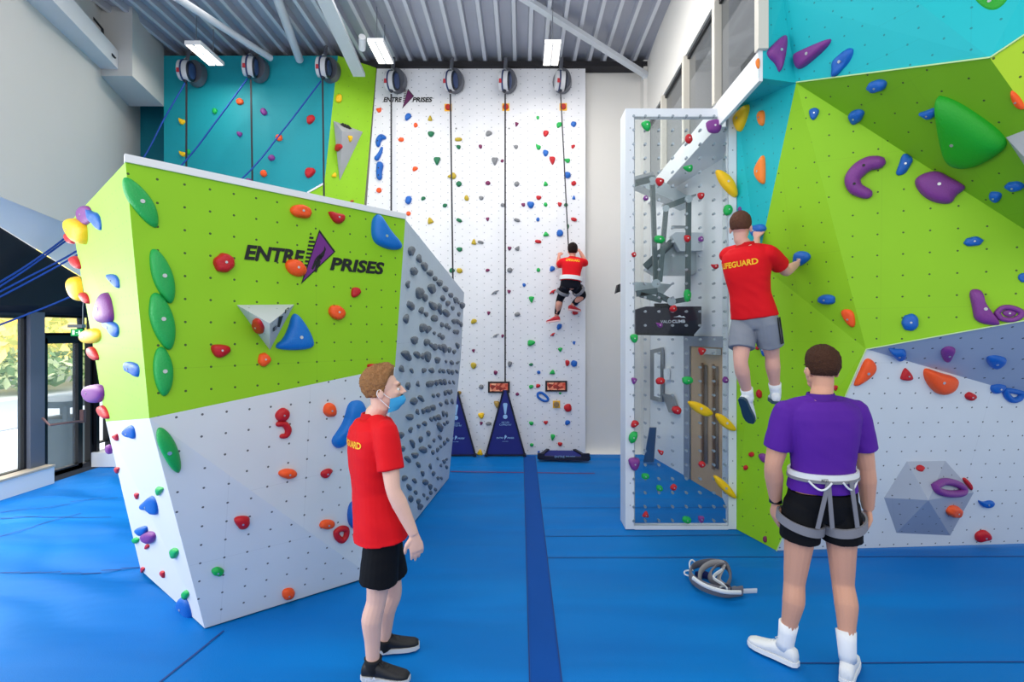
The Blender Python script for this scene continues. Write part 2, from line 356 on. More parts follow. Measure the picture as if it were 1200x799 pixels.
# wooden door in the lower right wall
dn = V((-1, -.163, 0)).normalized(); du_ = V((.163, -1, 0)).normalized()
dr = empty('door_1', RW(6.3, 0), kind='structure')
m_wood = mat('pale_oak', (204, 166, 128), .5, var=.12, bscale=6); m_frame = mat('door_frame_grey', (140, 146, 160), .5)
def DW(Y, z, o=0): return RW(Y, z)+dn*o
ZD = 1.72
for (a, c_) in ((6.78, 6.62), (5.42, 5.27)):
    build('door_frame', MB().add([DW(a, -.3, .03), DW(c_, -.3, .03), DW(c_, ZD+.13, .03), DW(a, ZD+.13, .03)], [(0,1,2,3)]), m_frame, dr, smooth=0)
build('door_head', MB().add([DW(6.78, ZD, .032), DW(5.27, ZD, .032), DW(5.27, ZD+.13, .032), DW(6.78, ZD+.13, .032)], [(0,1,2,3)]), m_frame, dr, smooth=0)
lf = MB().add([DW(6.62, -.3, .012), DW(5.42, -.3, .012), DW(5.42, ZD, .012), DW(6.62, ZD, .012)], [(0,1,2,3)])
dleaf = build('door_leaf', lf, m_wood, dr, smooth=0)
for a, c_ in ((6.29, 6.20), (6.04, 5.96)):
    build('vision_panel', MB().add([DW(a, .3, .02), DW(c_, .3, .02), DW(c_, ZD-.22, .02), DW(a, ZD-.22, .02)], [(0,1,2,3)]), mat('door_slot_glass', (112, 92, 74), .15), dleaf, smooth=0)
    build('glazing_bead', MB().bar(DW(a+.02, .28, .03), DW(a+.02, ZD-.2, .03), .03, .02, dn), mat('oak_edge', (150, 112, 80), .5), dleaf, smooth=0)
build('door_closer', MB().bar(DW(6.3, ZD-.05, .05), DW(5.9, ZD-.05, .05), .07, .06, dn), mat('closer_steel', (190, 192, 190), .4, .6), dr, smooth=0)
# notice frames etc. on the lower right wall
def wallbox(name, pl, m, **kw): return build(name, MB().prism([onplane(x, y, RW(7, 0)+dn*.02, dn) for x, y in pl], dn*.03), m, smooth=0, **kw)
nf = wallbox('notice_frame', [(764, 410), (778, 407), (778, 471), (764, 468)], m_steel, label='tall narrow grey framed notice left of the wooden door', cat='frame')
pn = RW(7, 0)+dn*.055
build('notice', MB().add([onplane(x, y, pn, dn) for x, y in ((766.5, 414), (774, 412), (774, 466), (766.5, 464))], [(0,1,2,3)]), mat('notice_paper', (228, 232, 236), .4), nf, smooth=0)
wallbox('light_switch', [(780, 432), (785, 431.5), (785, 445), (780, 445)], m_trimw, label='small white switch plate between framed notice and wooden door', cat='switch')
wallbox('tilted_flap', [(778, 461), (790, 463), (797, 485), (786, 483)], m_steel, label='grey tilted metal flap below the framed notice', cat='panel')
build('leaning_plank', MB().prism([P(761, 501, 7.2), P(769, 501, 7.2), P(766, 541.5, 7.4), P(754, 541.5, 7.4)], (0.02, .05, 0)), m_steel, smooth=0, label='grey flat bar leaning on the lower right wall', cat='bar')
# ---------------------------------------------------------- climbing wall at the back
bw = empty('climbing_wall', (-.6, YB, 0), label='tall flat white climbing wall panel with bolt grid at the back', cat='climbing wall')
xL, xLb, xR = (441.5-CX)/F*YB, (408-CX)/F*YB, (686-CX)/F*YB
ztop = H+(CY-80)/F*YB
mb = MB().prism([V((xLb, YB, 0)), V((xR, YB, 0)), V((xR, YB, ztop)), V((xL, YB, ztop))], (0, .14, 0))
backface = build('board', mb, m_backw, bw, smooth=0, uvf=planeuv)
# teal and lime wing
YT = 7.6
tw = empty('climbing_wall', P(290, 300, YT), label='teal climbing wall at the back left with a lime strip', cat='climbing wall')
def T(px, py): return P(px, py, YT)
zt = 6.02
def TZ(px, z): return V(((px-CX)/F*YT, YT, z))
b0 = T(396, 67); b1 = T(380, 215); b1f = T(380, 215); b2 = T(360.6, 226)
lo_ = TZ(300, 0)
teal_main = [TZ(192, 0), TZ(300, 0), T(360.6, 226), b1, TZ(396, 6.0), TZ(192, 6.0)]
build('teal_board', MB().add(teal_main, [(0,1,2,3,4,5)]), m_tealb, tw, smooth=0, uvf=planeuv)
build('lime_corner', MB().add([TZ(300, 0), V((xLb-.05, YB-.02, 0)), V((xLb+.02, YB-.02, 1.2)), b1, b2], [(0,1,2,3,4)]), m_lime2, tw, smooth=0, uvf=planeuv)
build('lime_strip', MB().add([b1, V((xLb+.02, YB-.02, 1.2)), V((xL, YB-.02, ztop)), TZ(396, 6.0)], [(0,1,2,3)]), m_lime2, tw, smooth=0, uvf=planeuv)
build('edge_trim', MB().bar(b2+V((0,-.01,0)), b1+V((0,-.01,0)), .01, .025), m_trimw, tw, smooth=0)
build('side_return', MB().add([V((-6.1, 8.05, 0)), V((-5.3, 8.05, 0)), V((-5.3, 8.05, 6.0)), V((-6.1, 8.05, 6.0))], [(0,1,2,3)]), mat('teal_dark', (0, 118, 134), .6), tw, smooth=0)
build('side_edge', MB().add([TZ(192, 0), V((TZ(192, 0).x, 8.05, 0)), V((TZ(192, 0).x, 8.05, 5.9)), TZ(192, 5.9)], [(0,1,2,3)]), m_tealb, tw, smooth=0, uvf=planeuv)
# ---------------------------------------------------------- free-standing boulder
A, B = FL(240, 736), FL(165, 668); Cc, D = FL(435, 675), FL(526, 560)
ZT = P(147, 190, 2.7).z
A1 = P(147, 190, 2.7); C1 = P(475, 257, (ZT-H)*F/(CY-257)); B1 = P(84, 258, 4.0); K = P(175, 490, 2.76); K2 = P(124, 494, 3.85)
nrm = (C1-A1).cross(K-A1); Mm = onplane(463, 430, A1, nrm)
D1 = P(544, 343, 6.6); Dm = P(540, 420, 6.75)
Bb = V((-2.7, 6.4, 0)); Bt = V((-3.0, 6.2, 2.6))
bo = empty('bouldering_block', (A+B+Cc+D)/4, label='freestanding angular lime and white bouldering block at the left', cat='boulder')
def part(name, polys, m, par): return build(name, MB().add([p for q in polys for p in q], [tuple(range(sum(len(r) for r in polys[:i]), sum(len(r) for r in polys[:i+1]))) for i in range(len(polys))]), m, par, smooth=0, uvf=planeuv)
BF = [('upper_front', [[A1, K, Mm, C1]], m_lime), ('lower_front', [[K, A, Cc], [K, Cc, Mm]], m_white), ('upper_side', [[B1, K2, K], [B1, K, A1]], nut_mat('lime_side_lit', (160, 214, 74), sp=.1, rad=.005, strength=.5)),  # side gets a lighter lime, light from the left put into the colour
      ('lower_side', [[K2, B, A], [K2, A, K]], mat('white_side', (222, 224, 226), .6)), ('grey_side', [[C1, Mm, Dm], [C1, Dm, D1], [Mm, Cc, D], [Mm, D, Dm]], m_pale),
      ('rear_side', [[B, Bb, Bt], [B, Bt, B1, K2], [Bb, D, Dm, D1, Bt], [A1, B1, Bt, D1, C1]], m_white)]
for nme, ps, m in BF: part(nme, ps, m, bo)
rim = MB()
nh = V((nrm.x, nrm.y, 0)).normalized(); nh = nh if nh.y < 0 else -nh
rim.prism([A1-(C1-A1)*.003+nh*.012, C1+nh*.012, C1-nh*.03, A1-nh*.03], (0,0,.042))
build('top_rim', rim, m_trimw, bo, smooth=0)
# ---------------------------------------------------------- big climbing wall on the right
W1, W2, W3 = FL(863, 620), FL(910, 645), FL(1330, 633)
K4 = P(1015, 409, 4.0); nl = (W3-W2).cross(K4-W2); N5 = onplane(1330, 500, W2, nl)
E = P(1330, 352, 3.3); V5 = P(933, 97, 4.1); V6 = P(1160, 68, 3.0)
ns = (W2-W1).cross(K4-W1); J = P(888, 308, 4.72); J1 = P(863.5, 360, 4.94)
R_ = onplane(1330, 307, V5, (V6-V5).cross(E-V5)); YF = P(1330, -45, 2.6); TT = P(1330, -260, 2.7); T1 = P(918, 0, 4.05); T0 = P(905, -130, 4.0)
G1 = P(889, 91, 4.04); G0 = P(889, -130, 4.04); G2 = P(863.5, 126, 4.94)
rw = empty('climbing_wall', (2.9, 4.3, 0), label='large faceted teal, lime and white climbing wall on the right', cat='climbing wall')
RF = [('lime_lower_slab', [[W1, W2, K4], [W1, K4, J], [W1, J, J1]], m_limer), ('lime_sliver', [[V5, J, K4]], m_limer), ('lime_main', [[V5, K4, E]], m_limer), ('lime_overhang', [[V5, E, R_, V6]], nut_mat('lime_shaded', (118, 176, 14), sp=.17)),  # overhang gets a darker lime, its shade put into the colour
      ('bright_corner', [[V6, R_, YF]], m_yell), ('teal_front', [[V5, V6, T1], [V6, YF, TT], [V6, TT, T0, T1]], m_teal), ('teal_side', [[G0, G1, T1, T0], [G1, V5, T1], [G1, G2, V5], [G2, J, V5], [G2, J1, J]], m_teal),
      ('white_lower', [[W2, W3, N5, K4]], m_white), ('shaded_overhang', [[K4, N5, E]], m_white_shaded),  # down-facing facet is greyer than the white board, shade put into its colour
      ('hidden_edge', [[W1, J1, G2, G2+V((.3,1.2,0)), W1+V((.3,1.2,0))]], m_white)]
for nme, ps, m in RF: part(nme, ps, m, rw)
ef = MB()
for a, c in ((V5, V6), (V6, YF), (K4, E), (W2, K4)): ef.bar(a+V((-.004,-.008,0)), c+V((-.004,-.008,0)), .008, .008)
build('edge_line', ef, mat('edge_highlight', (198, 226, 160), .6), rw, smooth=0)
# ---------------------------------------------------------- ray targets for the holds
def bvh_of(facelist):
    vs, fs = [], []
    for _, ps, _m in facelist:
        for p in ps:
            o = len(vs); vs += list(p); fs.append(tuple(range(o, o+len(p))))
    return BVHTree.FromPolygons([tuple(v) for v in vs], fs)
BV = {'boulder': bvh_of(BF), 'right': bvh_of(RF)}
def flat(y, x0=-9, x1=9): return BVHTree.FromPolygons([(x0,y,-3),(x1,y,-3),(x1,y,9),(x0,y,9)], [(0,1,2,3)])
BV['back'] = flat(YB); BV['teal'] = flat(YT-.005); BV['panel'] = flat(4.93)
BV['strip'] = BVHTree.FromPolygons([tuple(p) for p in (b1, V((xLb+.02, YB-.02, 1.2)), V((xL, YB-.02, ztop)), TZ(396, 6.0))], [(0,1,2,3)])
EXTRA = {}
def hit(surf, px, py):
    d = ray(px, py).normalized(); p, n, i, t = BV[surf].ray_cast(CAM, d)
    if surf in EXTRA:
        for bv in EXTRA[surf]:
            p2, n2, i2, t2 = bv.ray_cast(CAM, d)
            if p2 is not None and (p is None or t2 < t): p, n, t = p2, n2, t2
    if p is None: return None
    if n.dot(d) > 0: n = -n
    return p, n
def volume(surf, outline, apex, lift, m, faces=None, parent=None, label=None, cat='volume', name='wall_volume', shift=None):
    c = hit(surf, *apex); base = []
    for q in outline: base.append(onplane(q[0], q[1], c[0]-c[1]*.004, c[1]))
    ap = c[0]-ray(*apex)*lift*1.0
    n = len(base); vs = base+[ap]; fs = [(i, (i+1) % n, n) for i in range(n)]
    o = build(name, MB().add(vs, fs+[tuple(range(n))[::-1]]), m, parent, smooth=0, label=label, cat=cat, uvf=planeuv)
    EXTRA.setdefault(surf, []).append(BVHTree.FromPolygons([tuple(v) for v in vs], fs)); return o, base, ap
m_volw = nut_mat('volume_paint', (196, 200, 206), sp=.16, rad=.006, strength=.5)
o, vb, va = volume('boulder', [(277, 357), (345, 356.5), (316.2, 410.5)], (316.2, 379), .30, m_volw, label='pale grey triangular volume on the boulder front beside the blue hold', name='wall_volume')
dm = MB(); q0, q1, q2 = va.lerp(vb[1], .12), va.lerp(vb[1], .62), vb[2]
nn = (vb[1]-va).cross(vb[2]-va).normalized(); nn = nn if nn.dot(va-CAM) < 0 else -nn
up_ = (va-vb[2]).normalized(); al = (vb[1]-va)
def VT(s, t): return va+al*s-up_*t+nn*.003
dm.add([VT(.33, .0), VT(.5, .03), VT(.37, .15), VT(.27, .12)], [(0,1,2,3)])
put_text(dm, 'E', VT(.10, .13), VT(.24, .135), .05, nn, offset=.02, vdir=up_); put_text(dm, 'P', VT(.55, .015), VT(.72, .012), .05, nn, offset=.02, vdir=up_)
build('logo', dm, mat('ink_black', (16, 16, 18), .6), o, smooth=0)
o, vb, va = volume('strip', [(390.8, 141.5), (425, 154.5), (398, 211.5)], (401, 154), .22, m_gvol, label='grey three-sided volume on the lime strip at the back')
lb = MB(); nn = (vb[1]-vb[0]).cross(va-vb[0]).normalized(); nn = nn if nn.y < 0 else -nn
for k in range(3): c0 = vb[0].lerp(vb[1], .32+.12*k).lerp(va, .28)+nn*.006; lb.add([c0+V((-.05,0,.02)), c0+V((.0,0,.05)), c0+V((.06,0,-.01)), c0+V((0,0,-.03))], [(0,1,2,3)])
build('logo', lb, mat('ink_black', (16,16,18)), o, smooth=0)
hx = [(1035, 583), (1062, 540), (1108, 539), (1142, 577), (1114, 628), (1050, 625)]
o, vb, va = volume('right', hx, (1088, 586), .26, nut_mat('volume_grey2', (168, 176, 190), sp=.12, rad=.006), label='grey faceted hexagonal volume low on the white panel')
o, vb, va = volume('right', [(1178, 160), (1262, 128), (1290, 330)], (1228, 214), .2, m_gvol, label='grey volume at the right frame edge below the bright corner')
# ============================================================ climbing holds
HC = {'orange': (255, 88, 20), 'blue': (10, 98, 190), 'green': (10, 176, 78), 'dark green': (8, 112, 72), 'yellow': (255, 200, 0), 'mustard': (196, 168, 40), 'red': (196, 12, 28), 'purple': (128, 52, 140),
      'grey': (128, 130, 134), 'plum': (120, 28, 84), 'dark grey': (98, 108, 118), 'lime green': (24, 168, 78), 'sky blue': (0, 116, 205), 'tan': (176, 140, 66), 'leaf green': (20, 165, 30), 'light orange': (255, 134, 40)}
def hm(c): return mat('hold_'+c.replace(' ', '_'), HC[c], .48, bump=.35 if c != 'dark grey' else .9, bscale=120 if c != 'dark grey' else 60, var=.06 if c != 'dark grey' else .3)
m_bolt = mat('bolt_steel', (205, 208, 210), .3, .7); m_hole = mat('bolt_hole', (20, 22, 26), .6)
KIND = {
 'blob': [(math.cos(t), math.sin(t)) for t in [i*math.tau/14 for i in range(14)]],
 'tri': [(-.9, .9), (0, 1), (.9, .8), (.75, .1), (.2, -1), (-.2, -1), (-.8, .1)],
 'up': [(-.25, 1), (.25, .9), (.9, -.5), (.8, -1), (-.8, -1), (-1, -.6)],
 'jug': [(-1, .9), (0, 1), (1, .7), (.9, -.2), (.4, -1), (-.4, -1), (-.95, -.1)],
 'rect': [(-1, 1), (1, 1), (1, -1), (-1, -1)],
 'wing': [(-1, 1), (0, .7), (1, .6), (1, -.4), (.5, -1), (-.1, -.8), (-.5, -.1)],
 'hook': [(-1, -.5), (-.2, .6), (1, 1), (.9, .5), (.3, .2), (.5, -.4), (.1, -1), (-.1, -.1), (-.8, -.9)],
 'shell': [(-.7, 1), (.5, 1), (1, .3), (.5, -.4), (-.4, -1), (-.9, -.7), (-1, .2)],
 'spike': [(-1, .1), (-.2, .9), (.9, 1), (.4, 0), (.0, -1), (-.5, -.7)],
}
REG = []; SURFN = {}
def outline(pts, r=0.0, it=2):
    q = smoothpoly([V((a, b, 0)) for a, b in pts], it)
    return [(p.x, p.y) for p in q]
def dome(surf, pxo, height, peak=None, colour='red', bolt=False, rough=0, flatness=.55, cpx=None, name='climbing_hold', out=None, side=0, boltm=None):
    """closed rounded hold whose foot follows the outline on the board"""
    cx = sum(p[0] for p in pxo)/len(pxo); cy = sum(p[1] for p in pxo)/len(pxo)
    h = hit(surf, *(cpx or (cx, cy)))
    if h is None: return None
    p0, n = h; nf = n if out is None else (n+V(out)).normalized()
    base = [onplane(x, y, p0, n) for x, y in pxo]
    c = onplane(cx, cy, p0, n) if peak is None else onplane(peak[0], peak[1], p0, n)
    size = sum((b-c).length for b in base)/len(base); size = min(size, sum(math.hypot(x-cx, y-cy) for x, y in pxo)/len(pxo)*p0.y/F*1.08); hh = height*size
    rings = []; K_ = 8 if size > .05 else 5
    sd = random.random()*50
    for k in range(K_):
        t = k/(K_-1)*.94; s = math.cos(t*math.pi/2)**flatness if k else 1; z = math.sin(t*math.pi/2)**.9
        ring = []
        for b in base:
            q = c+(b-c)*(s if k else 1)+nf*(hh*z)
            if rough and k: q = q+(q-c).normalized()*noise.noise(q*(1.2/size)+V((sd,0,0)))*size*rough
            ring.append(q)
        rings.append(ring)
    mb = MB().loft([[b-n*.006 for b in base]]+rings)
    o = build(name, mb, hm(colour), smooth=60, origin=p0)
    if bolt:
        q = c+nf*hh*.99; r = min(.011, max(.006, size*.13))
        build('bolt', MB().cyl(q-nf*.012, q+nf*.004, r, 12), boltm or m_bolt, o, smooth=30)
    return o
def H_(surf, col, kind, x, y, w, h, ang=0, height=.75, bolt=None, rough=.12, s=1, ox=0, oy=0, var=.1, **k):
    x, y, w, h = ox+x/s, oy+y/s, w/s, h/s
    a = math.radians(ang); ca, sa = math.cos(a), math.sin(a); pts = []
    for i, (u, v) in enumerate(KIND[kind]):
        j = 1+random.uniform(-var, var)
        u, v = u*w/2*j, -v*h/2*j; pts.append((x+u*ca+v*sa, y-u*sa+v*ca))
    it = 1 if max(w, h) < 12 else 2
    if max(w, h) < 5.0 and 'name' not in k: k['name'] = 'foothold'
    o = dome(surf, outline(pts, it=it if kind != 'blob' else 1), height, colour=col, bolt=(max(w, h) > 12 if bolt is None else bolt), rough=rough, **k)
    if o: REG.append([o, surf, col, x, y, kind, max(w, h)])
    return o
def C_(surf, col, pts, s=1, ox=0, oy=0, height=.6, bolt=True, rough=.0, kind='shape', it=2, **k):
    q = [(ox+a/s, oy+b/s) for a, b in pts]
    if 'peak' in k: k['peak'] = (ox+k['peak'][0]/s, oy+k['peak'][1]/s)
    o = dome(surf, outline(q, it=it), height, colour=col, bolt=bolt, rough=rough, **k)
    if o:
        xs = [a for a, b in q]; ys = [b for a, b in q]
        REG.append([o, surf, col, sum(xs)/len(xs), sum(ys)/len(ys), kind, max(max(xs)-min(xs), max(ys)-min(ys))])
    return o
def S_(surf, col, path, rad, s=1, ox=0, oy=0, closed=False, kind='curve', squash=.9):
    """sausage, crescent and ring shaped holds"""
    q = [(ox+a/s, oy+b/s) for a, b in path]; cx = sum(a for a, b in q)/len(q); cy = sum(b for a, b in q)/len(q)
    p0, n = hit(surf, cx, cy); pts = [onplane(a, b, p0, n) for a, b in q]; sc = p0.y/F
    rad = [r/s*sc for r in (rad if hasattr(rad, '__len__') else [rad]*len(q))]
    if closed: pts2 = crom(pts+[pts[0]], 6)[:-1]; rr = [rad[0]]*len(pts2)
    else:
        pts2 = crom(pts, 5); rr = [rad[min(int(i/5), len(rad)-1)]*(1-(i % 5)/5)+rad[min(int(i/5)+1, len(rad)-1)]*((i % 5)/5) for i in range(len(pts2))]
        pts2 = [pts2[0]-(pts2[1]-pts2[0]).normalized()*rr[0]*.8, pts2[0]-(pts2[1]-pts2[0]).normalized()*rr[0]*.5]+pts2+[pts2[-1]+(pts2[-1]-pts2[-2]).normalized()*rr[-1]*.5, pts2[-1]+(pts2[-1]-pts2[-2]).normalized()*rr[-1]*.8]
        rr = [rr[0]*.35, rr[0]*.8]+rr+[rr[-1]*.8, rr[-1]*.35]
    mb = MB().tube([p+n*r*.35 for p, r in zip(pts2, rr)], rr, 14, closed=closed)
    o = build('climbing_hold', mb, hm(col), smooth=60, origin=p0)
    REG.append([o, surf, col, cx, cy, kind, 30]); 
    if not closed and rad[0] > .02:
        for i in (len(pts2)//3, 2*len(pts2)//3):
            build('bolt', MB().cyl(pts2[i]+n*rr[i]*1.0, pts2[i]+n*rr[i]*1.4, .01, 10), m_hole, o)
    return o
def many(surf, ox, oy, s, rows, **k):
    for r in rows:
        col, x, y, w, h = r[:5]; kind = r[5] if len(r) > 5 else random.choice(['blob', 'blob', 'jug', 'shell']); ang = r[6] if len(r) > 6 else random.uniform(-15, 15)
        H_(surf, col, kind, x, y, w, h, ang, s=s, ox=ox, oy=oy, **k)
O, B_, G, DG, Y, MU, R, PU, GR, PL, TAN, LO = 'orange', 'blue', 'green', 'dark green', 'yellow', 'mustard', 'red', 'purple', 'grey', 'plum', 'tan', 'light orange'
k_ = dict(height=.8, bolt=False)
many('back', 430, 75, 6.146, [(O,88,333,40,32),(B_,298,385,42,62),(MU,456,392,36,40,'up'),(O,352,441,30,34),(O,246,545,42,32),(DG,462,507,48,42),(DG,661,600,32,30),(DG,506,700,54,62,'tri',0),(O,350,756,42,36),(MU,660,544,54,26,'rect',0),
  (GR,643,464,13,13)], **k_)
many('back', 560, 75, 6.146, [(G,432,388,24,28,'jug'),(PL,279,435,32,32,'tri'),(GR,80,503,48,42,'shell'),(PL,19,595,26,30),(GR,276,598,32,30),(GR,122,700,50,58,'tri',0),(PL,175,698,24,24),(G,588,442,44,42,'shell'),(B_,690,433,40,40),(R,492,502,44,44,'shell'),
  (G,432,598,42,40,'wing'),(B_,488,643,42,46),(R,536,697,50,58,'tri',0),(G,640,697,50,38,'wing'),(R,688,596,32,30),(GR,225,464,12,12)], **k_)
many('back', 430, 195, 6.146, [(O,88,172,38,40),(B_,300,243,46,66,'blob',-15),(DG,408,232,36,30),(O,300,340,34,32),(MU,456,388,50,50,'up',15),(DG,562,281,30,28,'rect'),(MU,612,75,60,56,'wing',40),(DG,663,126,40,38,'rect',35),(MU,718,228,34,40),(DG,665,388,42,24,'rect',-25),
  (DG,668,598,44,32,'jug'),(MU,770,543,40,42,'up'),(DG,612,750,42,36),(MU,667,750,44,38)], **k_)
many('back', 560, 195, 6.146, [(PL,72,120,36,30),(GR,280,126,40,36,'rect',40),(G,487,124,38,34,'up'),(B_,645,62,50,50),(R,691,122,38,34,'rect',40),(R,438,226,38,32),(B_,691,224,26,30,'up'),(GR,25,229,36,28),(GR,177,277,28,26,'rect',0),(PL,328,277,28,30),(B_,381,277,52,52),
  (G,487,275,28,32),(R,589,273,30,30,'jug'),(DG,634,277,30,26),(PL,71,381,30,30,'tri'),(GR,280,386,42,22,'rect',-20),(B_,433,382,26,30),(R,691,382,42,24,'rect',-20),(B_,591,481,50,50),(DG,650,432,20,38),(G,491,486,46,34,'up'),(R,435,541,48,26,'rect',-12),
  (GR,20,545,46,22,'rect',-15),(PL,228,591,34,30,'tri'),(GR,286,594,44,34,'tri',30),(PL,72,749,32,26),(GR,230,747,42,36),(G,436,745,28,30),(B_,537,741,42,46),(R,690,582,32,30,'rect')], **k_)
many('back', 520, 310, 6.146, [(GR,370,200,50,36,'hook',0),(PL,471,196,32,28,'tri'),(B_,579,147,26,26),(G,632,252,44,46,'tri',0),(R,785,197,46,38,'hook',0),(PL,323,350,30,28,'tri'),(MU,219,410,44,40),(GR,529,358,40,30,'rect',20),(G,632,566,58,46),(R,783,505,36,30,'hook',0),
  (GR,372,512,42,30,'hook',0),(PL,426,514,24,26),(PL,215,621,26,26,'tri'),(MU,215,727,44,44),(GR,476,717,32,44),(DG,629,720,32,22),(B_,684,775,28,26),(G,785,772,44,36,'up'),(PL,374,779,28,30)], **k_)
many('back', 520, 420, 6.146, [(GR,270,204,34,36),(PL,530,257,28,24),(G,632,205,38,30),(R,682,198,36,30),(TAN,115,250,32,34),(TAN,385,332,36,60),(Y,270,412,44,44),(PL,270,468,28,26,'tri'),(GR,323,469,42,26),(Y,262,674,46,44,'up'),
  (G,631,467,34,30),(R,735,462,40,28,'tri'),(G,785,567,40,44,'tri'),(G,634,622,28,26)], **k_)
many('back', 600, 370, 4.566, [(B_,254,60,30,36),(R,218,100,26,22,'hook',0),(B_,332,145,20,20,'tri'),(G,258,182,28,24,'tri'),(R,297,253,24,32),(B_,332,255,34,36),(G,258,415,14,12),(R,299,491,42,46),(B_,299,572,30,30),(R,257,687,26,22),(B_,143,727,14,10),(B_,333,724,14,10)], **k_)
H_('back', B_, 'blob', 675, 356, 5, 5, **k_); H_('back', R, 'blob', 674, 366, 7, 6, **k_)
S_('back', B_, [(712-34, 275-24), (712-8, 275-30), (712+34, 275+4), (712+36, 275+26), (712+6, 275+28), (712-32, 275+2)], 9, 6.146, 520, 420, closed=True, kind='ring')
S_('back', B_, [(82,585),(85,555),(105,530),(128,532)], [15,20,22,14], 6.146, 430, 75); S_('back', B_, [(108,605),(95,645),(72,682)], [9,14,18], 6.146, 430, 75); S_('back', B_, [(96,730),(90,780),(92,820)], [26,22,20], 6.146, 430, 75)
for i, (x, y) in enumerate([(525.2, 126.2), (592.7, 125.7), (660, 125.5), (652, 473.6)]):
    t = empty('anchor_plate', onplane(x, y, V((0, YB, 0)), V((0, 1, 0))), cat='anchor plate', group='square anchor plates on the back wall',
              label=['yellow square plate with red disc under the rope beside the wall logo', 'yellow square plate with red disc on the middle rope of the back wall', 'yellow square plate with red disc on the rope above the far climber', 'pale yellow plate with brown disc below the small display screens'][i])
    c = onplane(x, y, V((0, YB, 0)), V((0, 1, 0))); w_ = .056
    build('plate', MB().box(c+V((-w_, -.012, -w_)), c+V((w_, .0, w_))), mat('plate_yellow', (250, 190, 40), .5), t, smooth=0)
    build('disc', MB().cyl(c+V((0,-.01,0)), c+V((0,-.05,0)), .047, 18, .036), mat('disc_red', (190, 30, 10), .5) if i < 3 else mat('disc_brown', (150, 120, 80), .5), t)
# --- teal wing
many('teal', 160, 50, 4.138, [(Y,217,382,36,32,'wing'),(Y,220,539,36,28,'wing'),(G,380,332,22,30),(G,252,530,20,26),(O,502,286,34,32),(PU,617,335,34,26,'rect',-60),(PU,500,444,26,24),(O,691,461,32,34),(PU,655,558,32,30),(O,617,634,32,32),(PU,543,665,26,16),(R,847,375,46,44,'shell'),(R,845,631,56,52,'shell'),(G,352,636,20,10)], height=.7, bolt=False)
many('strip', 160, 50, 4.138, [(Y,979,271,30,38,'rect',5),(Y,960,640,26,24,'up'),(R,1045,768,18,8),(Y,1035,465,24,32,'tri',0),(R,983,510,32,38,'shell')], height=.7, bolt=False)
# --- boulder front
c12 = dict(s=3.995, ox=70, oy=220); c5 = dict(s=3.993, ox=0, oy=180); c9 = dict(s=3.993, ox=0, oy=360); c6 = dict(s=3.993, ox=300, oy=180); c10 = dict(s=3.993, ox=300, oy=360); c11 = dict(s=4.44, ox=270, oy=240); cb = dict(s=3.993, ox=0, oy=540)
LG = 'lime green'; lk = dict(height=.42, flatness=.75, kind='lens')
C_('boulder', LG, [(572,108),(610,115),(670,165),(720,230),(742,295),(738,352),(700,338),(650,290),(600,225),(575,170)], **c5, **lk)
C_('boulder', LG, [(420,290),(452,283),(500,340),(535,420),(541,500),(525,548),(490,530),(440,450),(420,370)], **c12, **lk)
C_('boulder', LG, [(425,500),(455,485),(500,530),(535,610),(543,690),(525,762),(490,755),(440,680),(415,600),(418,540)], **c12, **lk)
C_('boulder', LG, [(730,190),(765,180),(795,230),(812,290),(805,370),(775,422),(745,405),(720,340),(713,260)], **c9, **lk)
C_('boulder', LG, [(732,563),(765,562),(810,610),(840,680),(850,750),(835,777),(800,755),(755,680),(730,620)], **c9, **lk)
H_('boulder', R, 'blob', 262, 308, 25, 23, rough=.1); H_('boulder', R, 'jug', 258, 411, 23, 16)
H_('boulder', O, 'blob', 352, 248, 26, 15, -15, var=.04); H_('boulder', R, 'wing', 393, 255, 22, 15, -5, var=.03); H_('boulder', O, 'blob', 346, 314, 27, 18, -35, var=.04); H_('boulder', R, 'shell', 417, 343, 12, 12)
H_('boulder', O, 'blob', 394, 366, 21, 16, -35, var=.04); H_('boulder', R, 'blob', 303, 382, 12, 20, 25, height=.5, var=.05); H_('boulder', O, 'blob', 309, 421, 15, 16)
SB = 'sky blue'
C_('boulder', SB, [(545,300),(570,278),(590,310),(630,370),(680,425),(676,450),(620,450),(560,425),(540,390),(538,340)], peak=(590,390), height=.5, kind='big', **c6)
C_('boulder', SB, [(318,570),(345,563),(400,640),(435,720),(420,748),(330,758),(240,750),(232,730),(270,700),(300,640)], peak=(350,690), height=.45, kind='big', **c11)
C_('boulder', SB, [(430,445),(470,432),(500,440),(518,500),(480,560),(430,620),(390,662),(360,650),(350,620),(375,585),(410,530)], height=.5, kind='big', **c10)
many('boulder', 300, 360, 3.993, [(R,555,285,72,42,'jug',0),(R,122,502,72,60,'blob',35),(O,343,480,60,68,'blob',20),(O,147,778,86,48,'blob',0),(R,331,776,62,40,'shell',20)], var=.06)
S_('boulder', R, [(102,545),(130,545),(148,572),(140,598),(118,602)], [13,15,16,13,11], 3.993, 300, 360, kind='crescent')
many('boulder', 300, 599, 3.993, [(O,330,60,70,46,'blob',10),(O,150,383,62,52,'blob',25)], var=.06)
S_('boulder', R, [(372,95),(395,80),(420,85),(418,115),(400,135),(378,118)], 14, 3.993, 300, 599, closed=True, kind='ring')
many('boulder', 0, 540, 3.993, [(R,1133,285,78,60,'jug',8),(G,1018,515,60,40,'blob',0)], var=.06)
C_('boulder', R, [(1095,268),(1115,275),(1135,268),(1160,252),(1172,262),(1168,300),(1130,320),(1098,300)], height=.6, **cb) if False else None
C_('boulder', B_, [(408,590),(416,585),(420,610),(414,622),(406,610)], bolt=False)
